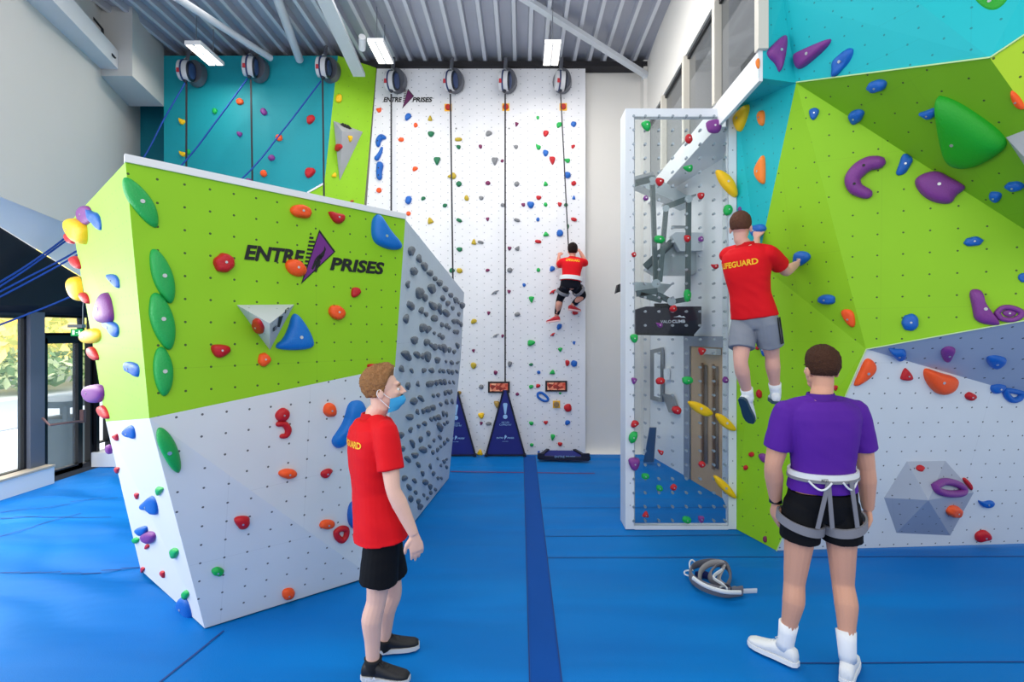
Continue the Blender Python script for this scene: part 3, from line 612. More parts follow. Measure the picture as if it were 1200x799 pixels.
# --- boulder narrow left side
sd = dict(height=.9, kind='side')
C_('boulder', PU, [(85,115),(105,84),(140,84),(152,110),(150,160),(120,180),(95,160)], **c12, out=(-.9,-.1,0), height=.5, cpx=(100,258), kind='side')
C_('boulder', B_, [(130,85),(150,110),(190,120),(200,205),(180,190),(165,160),(140,140)], **c12, rough=.2, height=.5, cpx=(108,262))
C_('boulder', Y, [(58,145),(95,142),(130,165),(132,255),(120,270),(90,240),(62,190)], **c12, height=1.0, cpx=(98,270), kind='side')
C_('boulder', R, [(30,215),(60,205),(72,265),(50,260)], **c12, height=1.0, cpx=(95,290), kind='side', bolt=False)
C_('boulder', R, [(55,325),(85,315),(105,380),(90,380),(65,350)], **c12, height=.9, cpx=(96,308), bolt=False)
C_('boulder', Y, [(60,420),(95,412),(105,480),(112,535),(85,520),(62,465)], **c12, height=.9, cpx=(99,335))
C_('boulder', R, [(95,490),(130,488),(145,548),(125,535)], **c12, height=.9, cpx=(106,350), bolt=False)
C_('boulder', B_, [(215,403),(275,405),(285,472),(270,468),(240,430)], **c12, rough=.15, height=.5)
C_('boulder', PU, [(215,482),(238,500),(257,590),(252,635),(180,632),(185,560)], **c12, height=.6)
C_('boulder', B_, [(205,620),(240,620),(275,640),(278,695),(260,702),(240,660),(210,645)], **c12, rough=.15, height=.5)
C_('boulder', Y, [(105,700),(130,660),(190,655),(198,720),(130,732)], **c12, height=.8, cpx=(114,392))
C_('boulder', R, [(135,745),(165,742),(188,795),(180,812),(150,790)], **c12, height=.8, cpx=(116,413), bolt=False)
C_('boulder', B_, [(582,255),(620,253),(655,270),(652,335),(620,310),(588,295)], **c9, rough=.15, height=.5)
C_('boulder', PU, [(400,400),(415,365),(460,358),(488,365),(490,440),(430,450)], **c9, height=.8, cpx=(121,460))
C_('boulder', R, [(462,460),(495,458),(518,520),(500,522),(475,495)], **c9, height=.8, cpx=(125,480), bolt=False)
C_('boulder', B_, [(575,575),(625,540),(640,615),(615,610),(580,598)], **c9, rough=.15, height=.5)
many('boulder', 0, 360, 3.993, [(R,547,608,26,34,'tri',30),(R,551,762,22,30,'tri',0)], bolt=False, height=.8)
C_('boulder', Y, [(515,130),(540,98),(565,100),(585,205),(560,208),(520,185)], **cb, height=.6, cpx=(146,590))
C_('boulder', PU, [(500,640),(520,645),(524,690),(505,680)], **c9, height=.8, cpx=(135,528), bolt=False)
many('boulder', 0, 540, 3.993, [(G,748,140,34,42,'tri'),(R,643,163,20,30,'tri'),(B_,670,326,56,46,'jug',25),(PU,702,357,64,60,'jug',20),(G,638,370,30,28,'blob'),(R,691,402,20,26,'shell'),(G,823,430,40,50,'shell',20),(R,670,510,18,28,'tri'),(R,765,530,22,34,'tri'),(G,875,625,36,44,'shell')], bolt=False)
C_('boulder', B_, [(657,205),(690,180),(715,155),(735,190),(745,253),(715,245),(695,225),(665,225)], **cb, rough=.15, height=.5)
C_('boulder', B_, [(835,650),(860,628),(885,660),(905,750),(870,735),(832,690)], **cb, rough=.05, height=.5)
# --- boulder grey side: stone-like holds
G1_ = [(238,180,38,52),(278,221,40,50),(308,262,34,50),(249,287,38,44),(218,357,28,44),(337,297,30,34),(363,325,24,28),(390,350,32,36),(348,380,40,56),(282,405,46,62),(310,428,32,46),(421,381,30,36),(448,415,24,28),(404,431,24,32),(475,441,26,36),(490,455,14,20),(511,470,28,36),(231,470,32,54),(290,498,36,38),(315,517,22,26),(352,472,32,58),(388,490,28,66),(433,460,26,32),(459,484,18,28),(421,510,30,46),(360,538,38,36),(492,516,20,24),(208,543,40,54),(400,572,20,30),(425,580,26,32),(440,590,20,24),(465,555,24,26),(485,556,22,30),(503,572,18,30),(300,590,40,48),(328,598,36,40),(361,618,18,20),(388,628,26,26),(405,640,24,28),(470,610,22,24),(484,612,18,26),(256,655,40,42),(321,668,34,42),(345,683,20,32),(362,692,30,36),(391,694,20,38),(413,700,30,50),(441,708,20,34),(467,718,20,26),(485,686,18,38),(210,740,34,68),(266,735,30,44),(297,743,26,36),(325,745,34,58),(378,762,32,36),(424,770,14,20),(453,775,20,28),(485,776,26,16)]
G2_ = [(155,48,30,34),(199,55,14,26),(255,54,22,24),(287,53,22,26),(325,55,18,24),(341,56,16,22),(365,58,16,26),(382,62,16,24),(400,58,10,20),(181,122,22,34),(227,115,22,26),(282,113,44,30),(312,108,22,26),(330,105,18,30),(346,105,16,30),(369,107,14,20),(387,107,8,22),(296,167,14,20),(319,163,18,18),(350,155,16,24),(365,150,16,24),(377,148,10,20),(208,190,32,34),(241,180,18,36),(330,205,16,22),(356,195,22,26),(380,192,16,28),(225,240,18,30),(251,235,18,26),(270,228,26,30),(293,220,28,28),(190,262,32,28),(288,272,16,22),(304,268,14,26),(318,263,24,28),(340,247,12,28),(355,250,12,28),(231,302,16,20),(257,291,20,24),(195,320,24,28),(326,307,24,44),(347,292,14,18),(360,285,14,18),(152,343,28,30),(275,334,18,26),(299,366,18,20),(326,352,14,26),(201,380,16,42),(240,362,18,28),(279,392,12,20),(250,408,30,34),(295,420,16,22),(315,408,14,22),(330,393,12,16),(346,378,14,22),(360,362,12,20),(214,432,28,26),(181,450,20,38),(161,403,20,26),(316,448,12,18),(330,478,14,18),(345,460,14,20),(356,450,10,14),(355,485,10,20),(228,474,16,28),(248,514,14,26),(282,482,16,28),(297,514,16,24),(168,535,28,26),(318,535,14,18),(212,547,16,26),(260,552,24,28),(187,575,18,34),(283,573,18,28),(332,535,10,16),(218,598,16,22),(194,626,20,32),(230,638,20,24),(255,610,12,20),(305,585,12,18),(284,600,14,20),(270,625,12,20),(238,662,24,30)]
STO = []
for rows, ox, oy, s in ((G1_, 430, 255, 4.566), (G2_, 430, 420, 3.81)):
    for (x, y, w_, h_) in rows:
        X, Yp = ox+x/s, oy+y/s
        STO.append((X, Yp, w_/s, h_/s))
STO.sort(key=lambda t: t[1]); rowi = 0; last = None; rws = []
for t in STO:
    if last is None or t[1]-last > 14 or not rws: rws.append([]); last = t[1]
    rws[-1].append(t)
ORD = ['first', 'second', 'third', 'fourth', 'fifth', 'sixth', 'seventh', 'eighth', 'ninth', 'tenth', 'eleventh', 'twelfth', 'thirteenth', 'fourteenth', 'fifteenth', 'sixteenth', 'seventeenth', 'eighteenth', 'nineteenth', 'twentieth']+['twenty-%s' % a for a in ('first', 'second', 'third', 'fourth', 'fifth', 'sixth', 'seventh', 'eighth')]
for ri, rr in enumerate(rws):
    rr.sort()
    for ci, (X, Yp, w_, h_) in enumerate(rr):
        o = H_('boulder', 'dark grey', random.choice(['shell', 'shell', 'jug', 'spike', 'blob']), X, Yp, w_*1.02, h_*1.0, random.uniform(-20, 20)+20, height=.6, bolt=False, rough=.35, name='rock_hold')
        if o: REG.pop(); tag(o, '%s dark stone-like hold from left, %s row down, grey block side' % (ORD[ci], ORD[ri]), 'climbing hold', 'dark stone-like holds on the grey side of the block')
# --- right wall
c4 = dict(s=3.993, ox=900, oy=0); c8 = dict(s=3.993, ox=900, oy=180); cr_ = dict(s=3.993, ox=900, oy=360); ch = dict(s=3.083, ox=900, oy=540); c3 = dict(s=3.993, ox=600, oy=0); c7 = dict(s=3.993, ox=600, oy=180); c13 = dict(s=3.993, ox=600, oy=360)
C_('right', PU, [(-10,240),(30,200),(75,160),(86,185),(75,270),(54,352),(35,300),(0,270)], **c4, height=.5, kind='wing')
C_('right', PU, [(120,262),(135,245),(285,180),(300,185),(285,215),(230,268),(155,328),(132,315)], **c4, height=.5, kind='wing')
C_('right', B_, [(405,235),(385,220),(350,240),(310,275),(298,350),(305,360),(340,335),(385,290)], **c4, rough=.25, height=.45, kind='feather')
C_('right', 'leaf green', [(940,-40),(960,5),(1000,45),(1040,62),(1080,55),(1120,15),(1140,-40)], **c4, height=.4, kind='big')
C_('right', LO, [(1138,285),(1150,270),(1160,280),(1158,325),(1145,315)], **c3, height=.5, cpx=(889,75), bolt=False)
C_('right', Y, [(1110,475),(1114,520),(1073,632),(1047,585),(1042,545)], **c3, height=.55, kind='wing', cpx=(873,138))
C_('right', LO, [(1150,530),(1170,512),(1186,525),(1182,590),(1160,588)], **c3, height=.55)
C_('right', LO, [(1185,-5),(1160,30),(1138,75),(1150,120),(1180,150),(1188,120)], **c7, height=.45, kind='disc')
many('right', 600, 180, 3.993, [(PU,1067,260,14,24,'blob'),(B_,1160,360,64,60,'shell')], height=.9)
many('right', 900, 0, 3.993, [(B_,513,400,92,54,'blob',12),(B_,218,532,52,56,'shell',20),(B_,420,545,76,64,'shell',20),(B_,748,535,88,54,'wing',25)], height=.7)
C_('right', 'leaf green', [(785,446),(830,450),(900,480),(1000,545),(1080,605),(1120,655),(1115,692),(1050,740),(960,782),(880,780),(838,740),(815,650),(798,555)], **c4, height=.42, flatness=.7, peak=(900,640), kind='big')
C_('right', O, [(1135,415),(1165,440),(1200,490),(1200,515),(1165,502),(1140,460)], **c4, height=.5)
S_('right', PU, [(515,45),(470,50),(425,78),(395,120),(410,165),(462,190)], [30,34,36,34,30,24], 3.993, 900, 180, kind='crescent')
C_('right', B_, [(625,5),(660,2),(682,25),(665,60),(640,100),(592,100),(610,60)], **c8, rough=.22, height=.55, kind='feather')
C_('right', PU, [(678,130),(715,95),(788,78),(845,110),(922,150),(920,170),(880,195),(858,238),(780,232),(715,195)], **c8, height=.55, peak=(790,150), kind='saddle')
many('right', 900, 180, 3.993, [(B_,1065,200,60,50,'jug',0),(B_,1155,150,92,42,'blob',0),(B_,960,412,92,46,'blob',8),(B_,1192,580,44,44,'blob'),(B_,163,492,84,72,'shell',0),(B_,277,683,80,50,'blob',0)], height=.75)
C_('right', O, [(333,10),(400,8),(412,80),(398,98),(370,75)], **cr_, height=.5, kind='wedge')
many('right', 900, 360, 3.993, [(B_,665,70,84,78,'blob'),(B_,603,215,86,62,'wing'),(R,645,312,62,58,'up'),(R,943,416,50,40,'blob'),(B_,1075,378,72,52,'shell'),(R,317,378,26,26,'tri'),(B_,60,695,16,34,'blob')], height=.7)
C_('right', PU, [(935,635),(1000,632),(1010,690),(1045,740),(1085,790),(1080,808),(965,790),(955,720)], **c8, height=.45, kind='boot')
S_('right', PU, [(1070,745),(1095,722),(1135,720),(1180,738),(1180,760),(1140,778),(1090,770)], 12, 3.993, 900, 180, closed=True, kind='ring'); C_('right', PU, [(1085,745),(1125,725),(1175,745),(1130,772)], **c8, height=.35, kind='disc')
C_('right', PU, [(803,200),(840,178),(880,190),(868,215),(848,255),(820,250)], **cr_, height=.55)
C_('right', O, [(455,235),(490,245),(508,285),(470,330),(410,370),(397,362),(430,290)], **cr_, height=.5, kind='wedge')
C_('right', O, [(725,290),(745,283),(800,305),(885,325),(878,375),(840,405),(790,408),(750,370),(728,330)], **cr_, height=.55, peak=(790,340), kind='bowl')
C_('right', B_, [(1018,228),(1070,222),(1125,240),(1095,275),(1060,287),(1025,265)], **cr_, height=.5)
S_('right', B_, [(1105,385),(1150,390),(1180,400),(1170,425),(1140,432),(1115,412)], 14, 3.993, 900, 360, closed=True, kind='ring')
H_('right', R, 'blob', 712, 753, 42, 30, -15, s=3.993, ox=900, oy=360, height=.5)
S_('right', PU, [(598,92),(630,75),(670,80),(700,98),(695,115),(650,118),(612,108)], 13, 3.083, 900, 540, closed=True, kind='ring')
C_('right', R, [(698,60),(715,60),(738,88),(735,110),(715,90)], **ch, height=.5, bolt=False)
many('right', 900, 540, 3.083, [(O,668,180,50,42,'blob')], height=.8)
C_('right', R, [(743,262),(775,245),(800,258),(806,280),(775,285),(750,293)], **ch, height=.6)
C_('right', B_, [(755,138),(775,148),(800,140),(820,148),(805,165),(785,168),(765,160)], **ch, height=.6, rough=.1)
C_('right', B_, [(1160,168),(1188,170),(1196,208),(1180,235),(1168,215)], **c13, height=.6)
many('right', 600, 360, 3.993, [(R,1150,190,18,22,'blob'),(R,1157,405,28,42,'blob'),(PU,1093,476,14,24,'blob'),(R,1121,688,26,24,'blob'),(R,1094,750,22,24,'blob')], height=.8, bolt=False)
C_('right', PU, [(1150,686),(1180,680),(1195,700),(1190,732),(1165,718)], **c13, height=.6, bolt=False)
H_('right', PL, 'blob', 897, 632, 4, 8, bolt=False)
# ============================================================ see-through panel, its frame and holds
YP = 4.94
tp = empty('clear_climbing_wall', P(795, 620, YP), label='see-through climbing panel in a white frame, full of bolts and holds', cat='climbing wall')
def Q(x, y, d=0): return P(x, y, YP)+V((0, d, 0))
m_fr = mat('frame_white', (226, 231, 238), .45, bump=.05, bscale=80)
for nm, a, c in (('frame_post', (733, 127), (744, 620)), ('frame_post', (853.5, 127), (863, 620)), ('frame_rail', (744, 127), (853.5, 137)), ('frame_rail', (744, 615.5), (853.5, 620.5))):
    p, q = Q(*a), Q(*c); build(nm, MB().box((p.x, YP, q.z), (q.x, YP+(.25 if a[0] == 733 else .06), p.z)), m_fr, tp, smooth=0)
p, q = Q(743, 136), Q(854, 616)
m_poly = bpy.data.materials.new('clear_polycarbonate'); m_poly.use_nodes = True; nt = m_poly.node_tree; nt.nodes.clear()
ou = nt.nodes.new('ShaderNodeOutputMaterial'); tr = nt.nodes.new('ShaderNodeBsdfTransparent'); gl = nt.nodes.new('ShaderNodeBsdfGlossy'); mx = nt.nodes.new('ShaderNodeMixShader'); gl.inputs['Roughness'].default_value = .05
fr = nt.nodes.new('ShaderNodeFresnel'); fr.inputs[0].default_value = 1.3
tr.inputs[0].default_value = (.93, .965, .975, 1); nt.links.new(fr.outputs[0], mx.inputs[0]); nt.links.new(tr.outputs[0], mx.inputs[1]); nt.links.new(gl.outputs[0], mx.inputs[2]); nt.links.new(mx.outputs[0], ou.inputs[0])
build('clear_sheet', MB().box((p.x, YP+.0, q.z), (q.x, YP+.012, p.z)), m_poly, tp, smooth=0)
xs = [742.5, 756.2, 772.3, 788.4, 804.5, 820.6, 836.7, 849.8]; ys = [136+i*16.35 for i in range(30)]
bm_pts = [(x, y) for y in ys for x in xs if y < 612]
stuffb = MB(); m_pb = mat('panel_bolt', (150, 162, 172), .35, .5)
for i, (x, y) in enumerate(bm_pts):
    c = Q(x, y); mb = stuffb if i % 5 > 1 or True and i >= 0 and i % 5 > 1 else MB()
    for (y0, r) in ((-.010, .0125), (.014, .010)): mb.cyl(c+V((0, y0, 0)), c+V((0, y0+.02, 0)), r, 8)
    if mb is not stuffb: build('bolt', mb, m_pb, tp)
build('bolt_grid', stuffb, m_pb, tp, kind='stuff')
eb_ = MB()
for y in [150+i*26 for i in range(18)]:
    for x in (738.5, 858.5):
        c = Q(x, y); eb_.cyl(c+V((0,-.004,0)), c, .006, 6)
build('frame_screws', eb_, m_steel, tp, kind='stuff')
kp = dict(height=.85, bolt=True)
many('panel', 720, 120, 3.995, [(G,149,110,42,50,'jug',20),(R,347,170,34,44,'blob',15),(G,344,311,48,40,'wing',20),(R,213,373,38,36,'jug',0),(PU,147,448,24,24,'blob'),(R,405,438,34,32,'jug'),(G,530,504,42,52,'blob'),(G,211,643,50,36,'rect'),(R,340,638,32,34,'jug'),(PU,406,640,26,28,'blob'),(R,92,712,22,24,'blob'),(R,468,768,38,30,'wing')], **kp)
C_('panel', PU, [(428,90),(465,80),(503,82),(503,110),(492,142),(465,145),(440,140),(430,115)], s=3.995, ox=720, oy=120, height=.5, kind='jug', it=1)
C_('panel', Y, [(470,315),(500,318),(545,350),(572,400),(577,448),(545,438),(500,392),(478,350)], s=3.995, ox=720, oy=120, height=.5, kind='lens')
many('panel', 720, 300, 5.327, [(G,455,245,46,80,'blob'),(R,367,328,46,44,'blob'),(PU,280,432,40,38,'wing'),(G,124,515,50,56,'jug'),(R,545,595,54,46,'tri'),(PU,123,778,44,40,'tri'),(R,286,779,58,46,'blob'),(G,455,775,70,52,'blob'),(PU,693,772,36,44,'blob')], **kp)
C_('panel', Y, [(358,128),(375,124),(410,130),(450,148),(480,175),(488,192),(450,205),(400,180),(370,150)], s=4.205, ox=720, oy=440, height=.5, kind='lens')
C_('panel', Y, [(490,184),(530,188),(580,232),(607,275),(560,270),(515,235)], s=4.205, ox=720, oy=440, height=.5, kind='lens')
C_('panel', Y, [(483,486),(520,500),(570,545),(607,605),(580,605),(530,565),(500,530)], s=4.205, ox=720, oy=440, height=.5, kind='lens')
many('panel', 720, 440, 4.205, [(R,101,240,38,40,'shell'),(R,306,170,48,40,'blob',-25),(G,92,303,42,62,'blob',-30),(R,226,377,32,26,'wing'),(PU,98,434,58,66,'jug'),(R,431,437,34,34,'blob'),(G,153,495,38,28,'rect'),(G,222,554,34,30,'blob'),(R,292,550,34,32,'blob'),(R,155,683,36,32,'up'),(G,355,710,42,32,'rect'),(PU,427,707,28,34,'jug')], **kp)
# ============================================================ labels for every hold
SN = {'back': 'white back wall', 'teal': 'teal back wing', 'strip': 'lime strip at the back', 'panel': 'see-through panel'}
KW = {'lens': 'long pointed', 'ring': 'ring-shaped', 'crescent': 'crescent', 'big': 'large smooth', 'feather': 'ridged', 'wing': 'wing-shaped', 'saddle': 'broad saddle-shaped', 'boot': 'boot-shaped', 'wedge': 'wedge-shaped', 'bowl': 'large bowl-shaped', 'side': 'bulging', 'disc': 'flat round'}
def zone(r):
    o, s, c, x, y, k, w_ = r
    if s == 'back':
        i = sum(x > b for b in (459, 530, 592, 632)); z = ['left of strap one', 'between straps one and two', 'between straps two and three', 'right of strap three', 'around strap four'][i]
        return ('upper ' if y < 300 else 'lower ')+'back wall '+z
    if s == 'boulder':
        left = x < 147+(y-190)*.093 if y < 490 else x < 175+(y-490)*.264
        if left: return ('lime' if y < 494 else 'white')+' narrow side of block'
        return ('lime' if y < 490-(x-175)*.2 else 'white')+' front of block'
    if s == 'right':
        if y < 97 or (x < 900 and y < 300): return 'teal area, right wall'
        if y > 409-(x-1015)*.17 and x > 1015-(y-409)*.44: return 'white area, right wall'
        return 'lime area, right wall'
    return SN[s]
gr = {}
for r in REG: gr.setdefault((zone(r), r[2], KW.get(r[5], '')), []).append(r)
for (z, c, kw), rs in gr.items():
    rs.sort(key=lambda r: (r[4], r[3]))
    for i, r in enumerate(rs):
        kwp = (kw+' ') if kw else ''
        pos = '' if len(rs) == 1 else ('upper of two, ' if i == 0 else 'lower of two, ') if len(rs) == 2 else '%s from top, ' % (['topmost']+ORD[1:])[i] if i else 'topmost, '
        size = '' if kw else ('tiny ' if r[6] < 4 else 'small ' if r[6] < 12 else '')
        lab = ('only ' if len(rs) == 1 else '')+size+kwp+c+' hold'+(', ' if pos else ' on ')+pos+z
        tag(r[0], lab, 'climbing hold', 'climbing holds on the '+('bouldering block' if r[1] == 'boulder' else 'right climbing wall' if r[1] == 'right' else SN[r[1]]))
# ============================================================ logos
ink = mat('ink_black', (16, 16, 18), .6); m_vio = mat('logo_purple', (112, 34, 128), .6); m_plum = mat('logo_plum', (98, 24, 82), .6)
def logo(surf, name, pA, pB, hA, pC, pD, tri, stripes, par, purple, figure=True, shear=.22):
    p0, n = hit(surf, *pA); p0 = p0+n*.003
    U = lambda x, y: onplane(x, y, p0, n)
    a, b, c, d = U(*pA), U(*pB), U(*pC), U(*pD)
    v = V((0,0,1))-n*n.z; v.normalize()
    mb = MB(); put_text(mb, 'ENTRE', a, b, hA, n, shear, .04, 0, vdir=v); put_text(mb, 'PRISES', c, d, hA, n, shear, .04, 0, vdir=v)
    for q in stripes: mb.add([U(*t)+n*.0005 for t in q], [tuple(range(len(q)))], 0)
    T_ = [U(*t) for t in tri]; cen = sum(T_, V())/3
    mb.add([t+n*.001 for t in T_], [(0,1,2)], 0); mb.add([cen+(t-cen)*.88+n*.002 for t in T_], [(0,1,2)], 1)
    if figure:
        def L(x, y): return onplane(x, y, p0+n*.0035, n)
        for pl in ([(380.5,288),(382,292),(379.5,300),(374,306),(369,304),(372,300),(376,297),(379.5,293)], [(372,303),(376,306),(374,313),(370,311)], [(369,304),(372,306),(367,316),(365,315)], [(370,310),(373,313),(371,319),(368.5,318)], [(374,298),(378,300),(377,304),(373,302)]):
            mb.add([L(*q) for q in pl], [tuple(range(len(pl)))], 0)
    return build(name, mb, [ink, purple], par, smooth=0)
st = []
for i in range(10):
    y = 272.5+i*4.6; xl = 363.6-i*.85; xr = min(366+i*1.6, 372.5-i*1.35); st.append([(xl, y), (xr if i else 365, y+.6), (xr-.4 if i else 364.6, y+3.0), (xl-.5, y+2.4)])
logo('boulder', 'wall_logo', (286, 303), (357.5, 309), .088, (386.5, 315.5), (450.5, 321), [(374.2, 269), (393, 294.8), (352.5, 333)], st, bo, m_vio)
st = [[(473.8-i*.25, 105.5+i*1.9), (477.0-i*.45, 105.5+i*1.9), (476.8-i*.45, 106.5+i*1.9), (473.7-i*.25, 106.5+i*1.9)] for i in range(8)]
logo('back', 'wall_logo', (449.3, 119.3), (471.2, 119.3), .072, (483.2, 119.3), (506.8, 119.3), [(478, 104), (485.3, 112.5), (471.2, 127.5)], st, bw, m_plum, figure=False)
# ============================================================ auto belays
m_case = mat('belay_case', (205, 205, 208), .45); m_ring = mat('belay_ring', (18, 26, 44), .4); m_bface = mat('belay_face', (52, 72, 120), .5); m_shroud = mat('belay_shroud', (108, 110, 118), .35, .4); m_lbl = mat('label_red', (190, 50, 60), .5)
BEL = [(218, 83, 7.35, 0), (293, 78, 7.35, 0), (379, 79, 7.4, 0), (459, 95, 7.72, 1), (528, 95, 7.72, 1), (591.5, 95, 7.72, 1), (657, 95, 7.72, 1)]
BL = ['leftmost round auto belay, beside the left ceiling light, over the teal wall', 'round auto belay over the middle of the teal wall', 'round auto belay at the right end of the teal wall', 'auto belay just above the wall logo letters on the white wall', 'auto belay right of the wall logo on the white wall',
      'auto belay above the strap that reaches the blue gate', 'rightmost auto belay, above the far climber under the right light']
for i, (x, y, Yd, far) in enumerate(BEL):
    c = P(x, y, Yd); t = empty('auto_belay', c, label=BL[i], cat='auto belay', group='auto belays hung along the top of the back walls')
    ax = V([(1,.1,-.05), (.97,.22,-.05), (1,.05,-.05), (.98,-.16,-.05), (.96,-.25,-.05), (.985,-.13,-.05), (.995,.08,-.05)][i]).normalized()
    up = V((0,0,1)); s_ = ax.cross(up).normalized(); u_ = s_.cross(ax)
    r = .13
    build('case', MB().sect([(c-ax*.085, s_*r*.8, u_*r*.95), (c-ax*.075, s_*r*.93, u_*r*1.08), (c+ax*.055, s_*r*.95, u_*r*1.1), (c+ax*.075, s_*r*.8, u_*r*.95)], 28), m_case, t)
    build('band', MB().torus(c-ax*.02, s_*r*.96, u_*r*1.12, .012, 28, 8), mat('belay_band', (30, 50, 96), .5), t)
    build('rim', MB().torus(c+ax*.068, s_*r*.82, u_*r*.96, .018, 28, 8), m_ring, t)
    build('face', MB().sect([(c+ax*.06, s_*r*.75, u_*r*.88), (c+ax*.09, s_*r*.7, u_*r*.82), (c+ax*.1, s_*r*.4, u_*r*.45)], 24), m_bface, t)
    build('sticker', MB().obox(c-ax*.045+(-s_ if s_.y > 0 else s_)*r*.925-u_*.05, ax*.02, u_*.03, s_*.006), m_lbl, t, smooth=0)
    bc = c+V((.03 if not far else .04, .14, .05 if not far else .09))
    build('shroud', MB().sect([(bc-V((0,.03,0)), V((.13,0,0)), V((0,0,.17))), (bc+V((0,.07,0)), V((.15,0,0)), V((0,0,.19))), (bc+V((0,.1,0)), V((.09,0,0)), V((0,0,.1)))], 20), m_shroud, t)
    br = build('bracket', MB().bar(c+V((0,.02,.12)), V((c.x+.02, c.y+.05, 6.06)), .05, .03), m_shroud, t, smooth=0)
    build('shackle', MB().torus(c+V((0,0,r*1.12)), V((.03,0,0)), V((0,0,.04)), .008, 14, 6), m_steel, br)
    build('outlet', MB().cyl(c-u_*r*1.05, c-u_*r*1.3, .035, 12, .02), m_ring, t)
m_strap = mat('strap_grey', (40, 38, 46), .7); m_rope = mat('rope_blue', (8, 70, 160), .6, bump=.3, bscale=300)
SL = [(218.5, 97, 218, 420), (294, 93, 298.8, 420), (378, 93, 382, 420), (458.5, 110, 458.5, 420), (527.8, 110, 532, 420), (592, 110, 592, 447), (657, 110, 666.5, 296)]
SLn = ['leftmost dark strap hanging down the teal wall', 'dark strap hanging down the middle of the teal wall', 'dark strap hanging beside the lime strip', 'dark strap crossing the wall logo letters', 'dark strap hanging right of the wall logo, ending behind the block', 'dark strap running down to the blue warning gate', 'thin strap running down to the far climber']
for (x0, y0, x1, y1), l in zip(SL, SLn):
    Y0 = 7.35 if x0 < 380 else 7.72; Y1 = Y0 if y1 != 296 else 7.66
    a, c = P(x0, y0, Y0), P(x1, y1, Y1)
    build('belay_strap', MB().bar(a, c, .024 if y1 != 296 else .018, .008, (0,1,0)), m_strap, smooth=0, label=l, cat='strap', group='belay straps on the back walls')
def rope(pts, label, r=.011, m=None): return build('rope', MB().tube(crom([P(*p) for p in pts], 8), r, 8), m or m_rope, smooth=180, label=label, cat='rope', group='blue retention ropes')
rope([(217, 97, 7.35), (192, 140, 7.3), (166, 188, 7.2), (120, 240, 6.9), (76, 279, 6.3), (30, 312, 5.9), (-20, 342, 5.5)], 'upper blue rope falling from the leftmost belay and passing behind the block')
rope([(290, 92, 7.35), (255, 140, 7.3), (216, 190, 7.2), (150, 255, 6.9), (85, 297, 6.3), (30, 326, 5.9), (-20, 352, 5.5)], 'middle blue rope falling from the second belay across the teal wall')
rope([(376, 95, 7.4), (330, 155, 7.35), (285, 208, 7.2), (180, 300, 6.9), (88, 345, 6.3), (30, 369, 5.9), (-20, 388, 5.5)], 'lowest blue rope falling from the belay beside the lime strip')
rope([(105, 262, 6.6), (76, 283, 6.3), (30, 316, 5.9), (-20, 348, 5.5)], 'short blue rope running just under the upper one by the left wall')
rope([(110, 286, 6.6), (85, 302, 6.3), (30, 332, 5.9), (-20, 358, 5.5)], 'short blue rope running just under the middle one by the left wall')
# ============================================================ ceiling lights
m_lamp = mat('lamp_glow', (255, 244, 228), .4, emit=6)
for (x0, y0, x1, y1, l) in ((216, 52, 238, 77, 'left hanging twin-panel ceiling light over the teal wall'), (430, 49, 437, 75, 'middle hanging twin-panel ceiling light beside the wide beam'), (638.5, 51, 639, 77, 'right hanging twin-panel ceiling light over the far climber')):
    ZL = 5.62; Yn = (ZL-H)*F/(CY-y0); Yf = (ZL-H)*F/(CY-y1); a = P(x0, y0, Yn); wd = .21
    t = empty('ceiling_light', a, label=l, cat='ceiling light', group='hanging twin-panel ceiling lights')
    x = a.x
    hs = MB().box((x, Yn, ZL), (x+wd, Yf, ZL+.05)); build('housing', hs, m_trimw, t, smooth=0)
    for k in (0, 1): build('light_panel', MB().box((x+.012+k*.112, Yn+.02, ZL-.006), (x+.086+k*.112, Yf-.02, ZL)), m_lamp, t, smooth=0)
    for yy_ in (Yn+.08, Yf-.08): build('hanger', MB().cyl((x+wd/2, yy_, ZL+.05), (x+wd/2, yy_, 6.12), .006, 6), m_steel, t)
    lt = area('lamp_light', (x+wd/2, (Yn+Yf)/2, ZL-.02), (x+wd/2, (Yn+Yf)/2, 0), .2, .45, 14, (1,.94,.85))
build('track_spotlight', MB().cyl(P(424.5, 43, 6.7), P(424.5, 57, 6.9), .045, 16), m_trimw, label='small white cylinder spotlight beside the middle ceiling light', cat='spotlight')
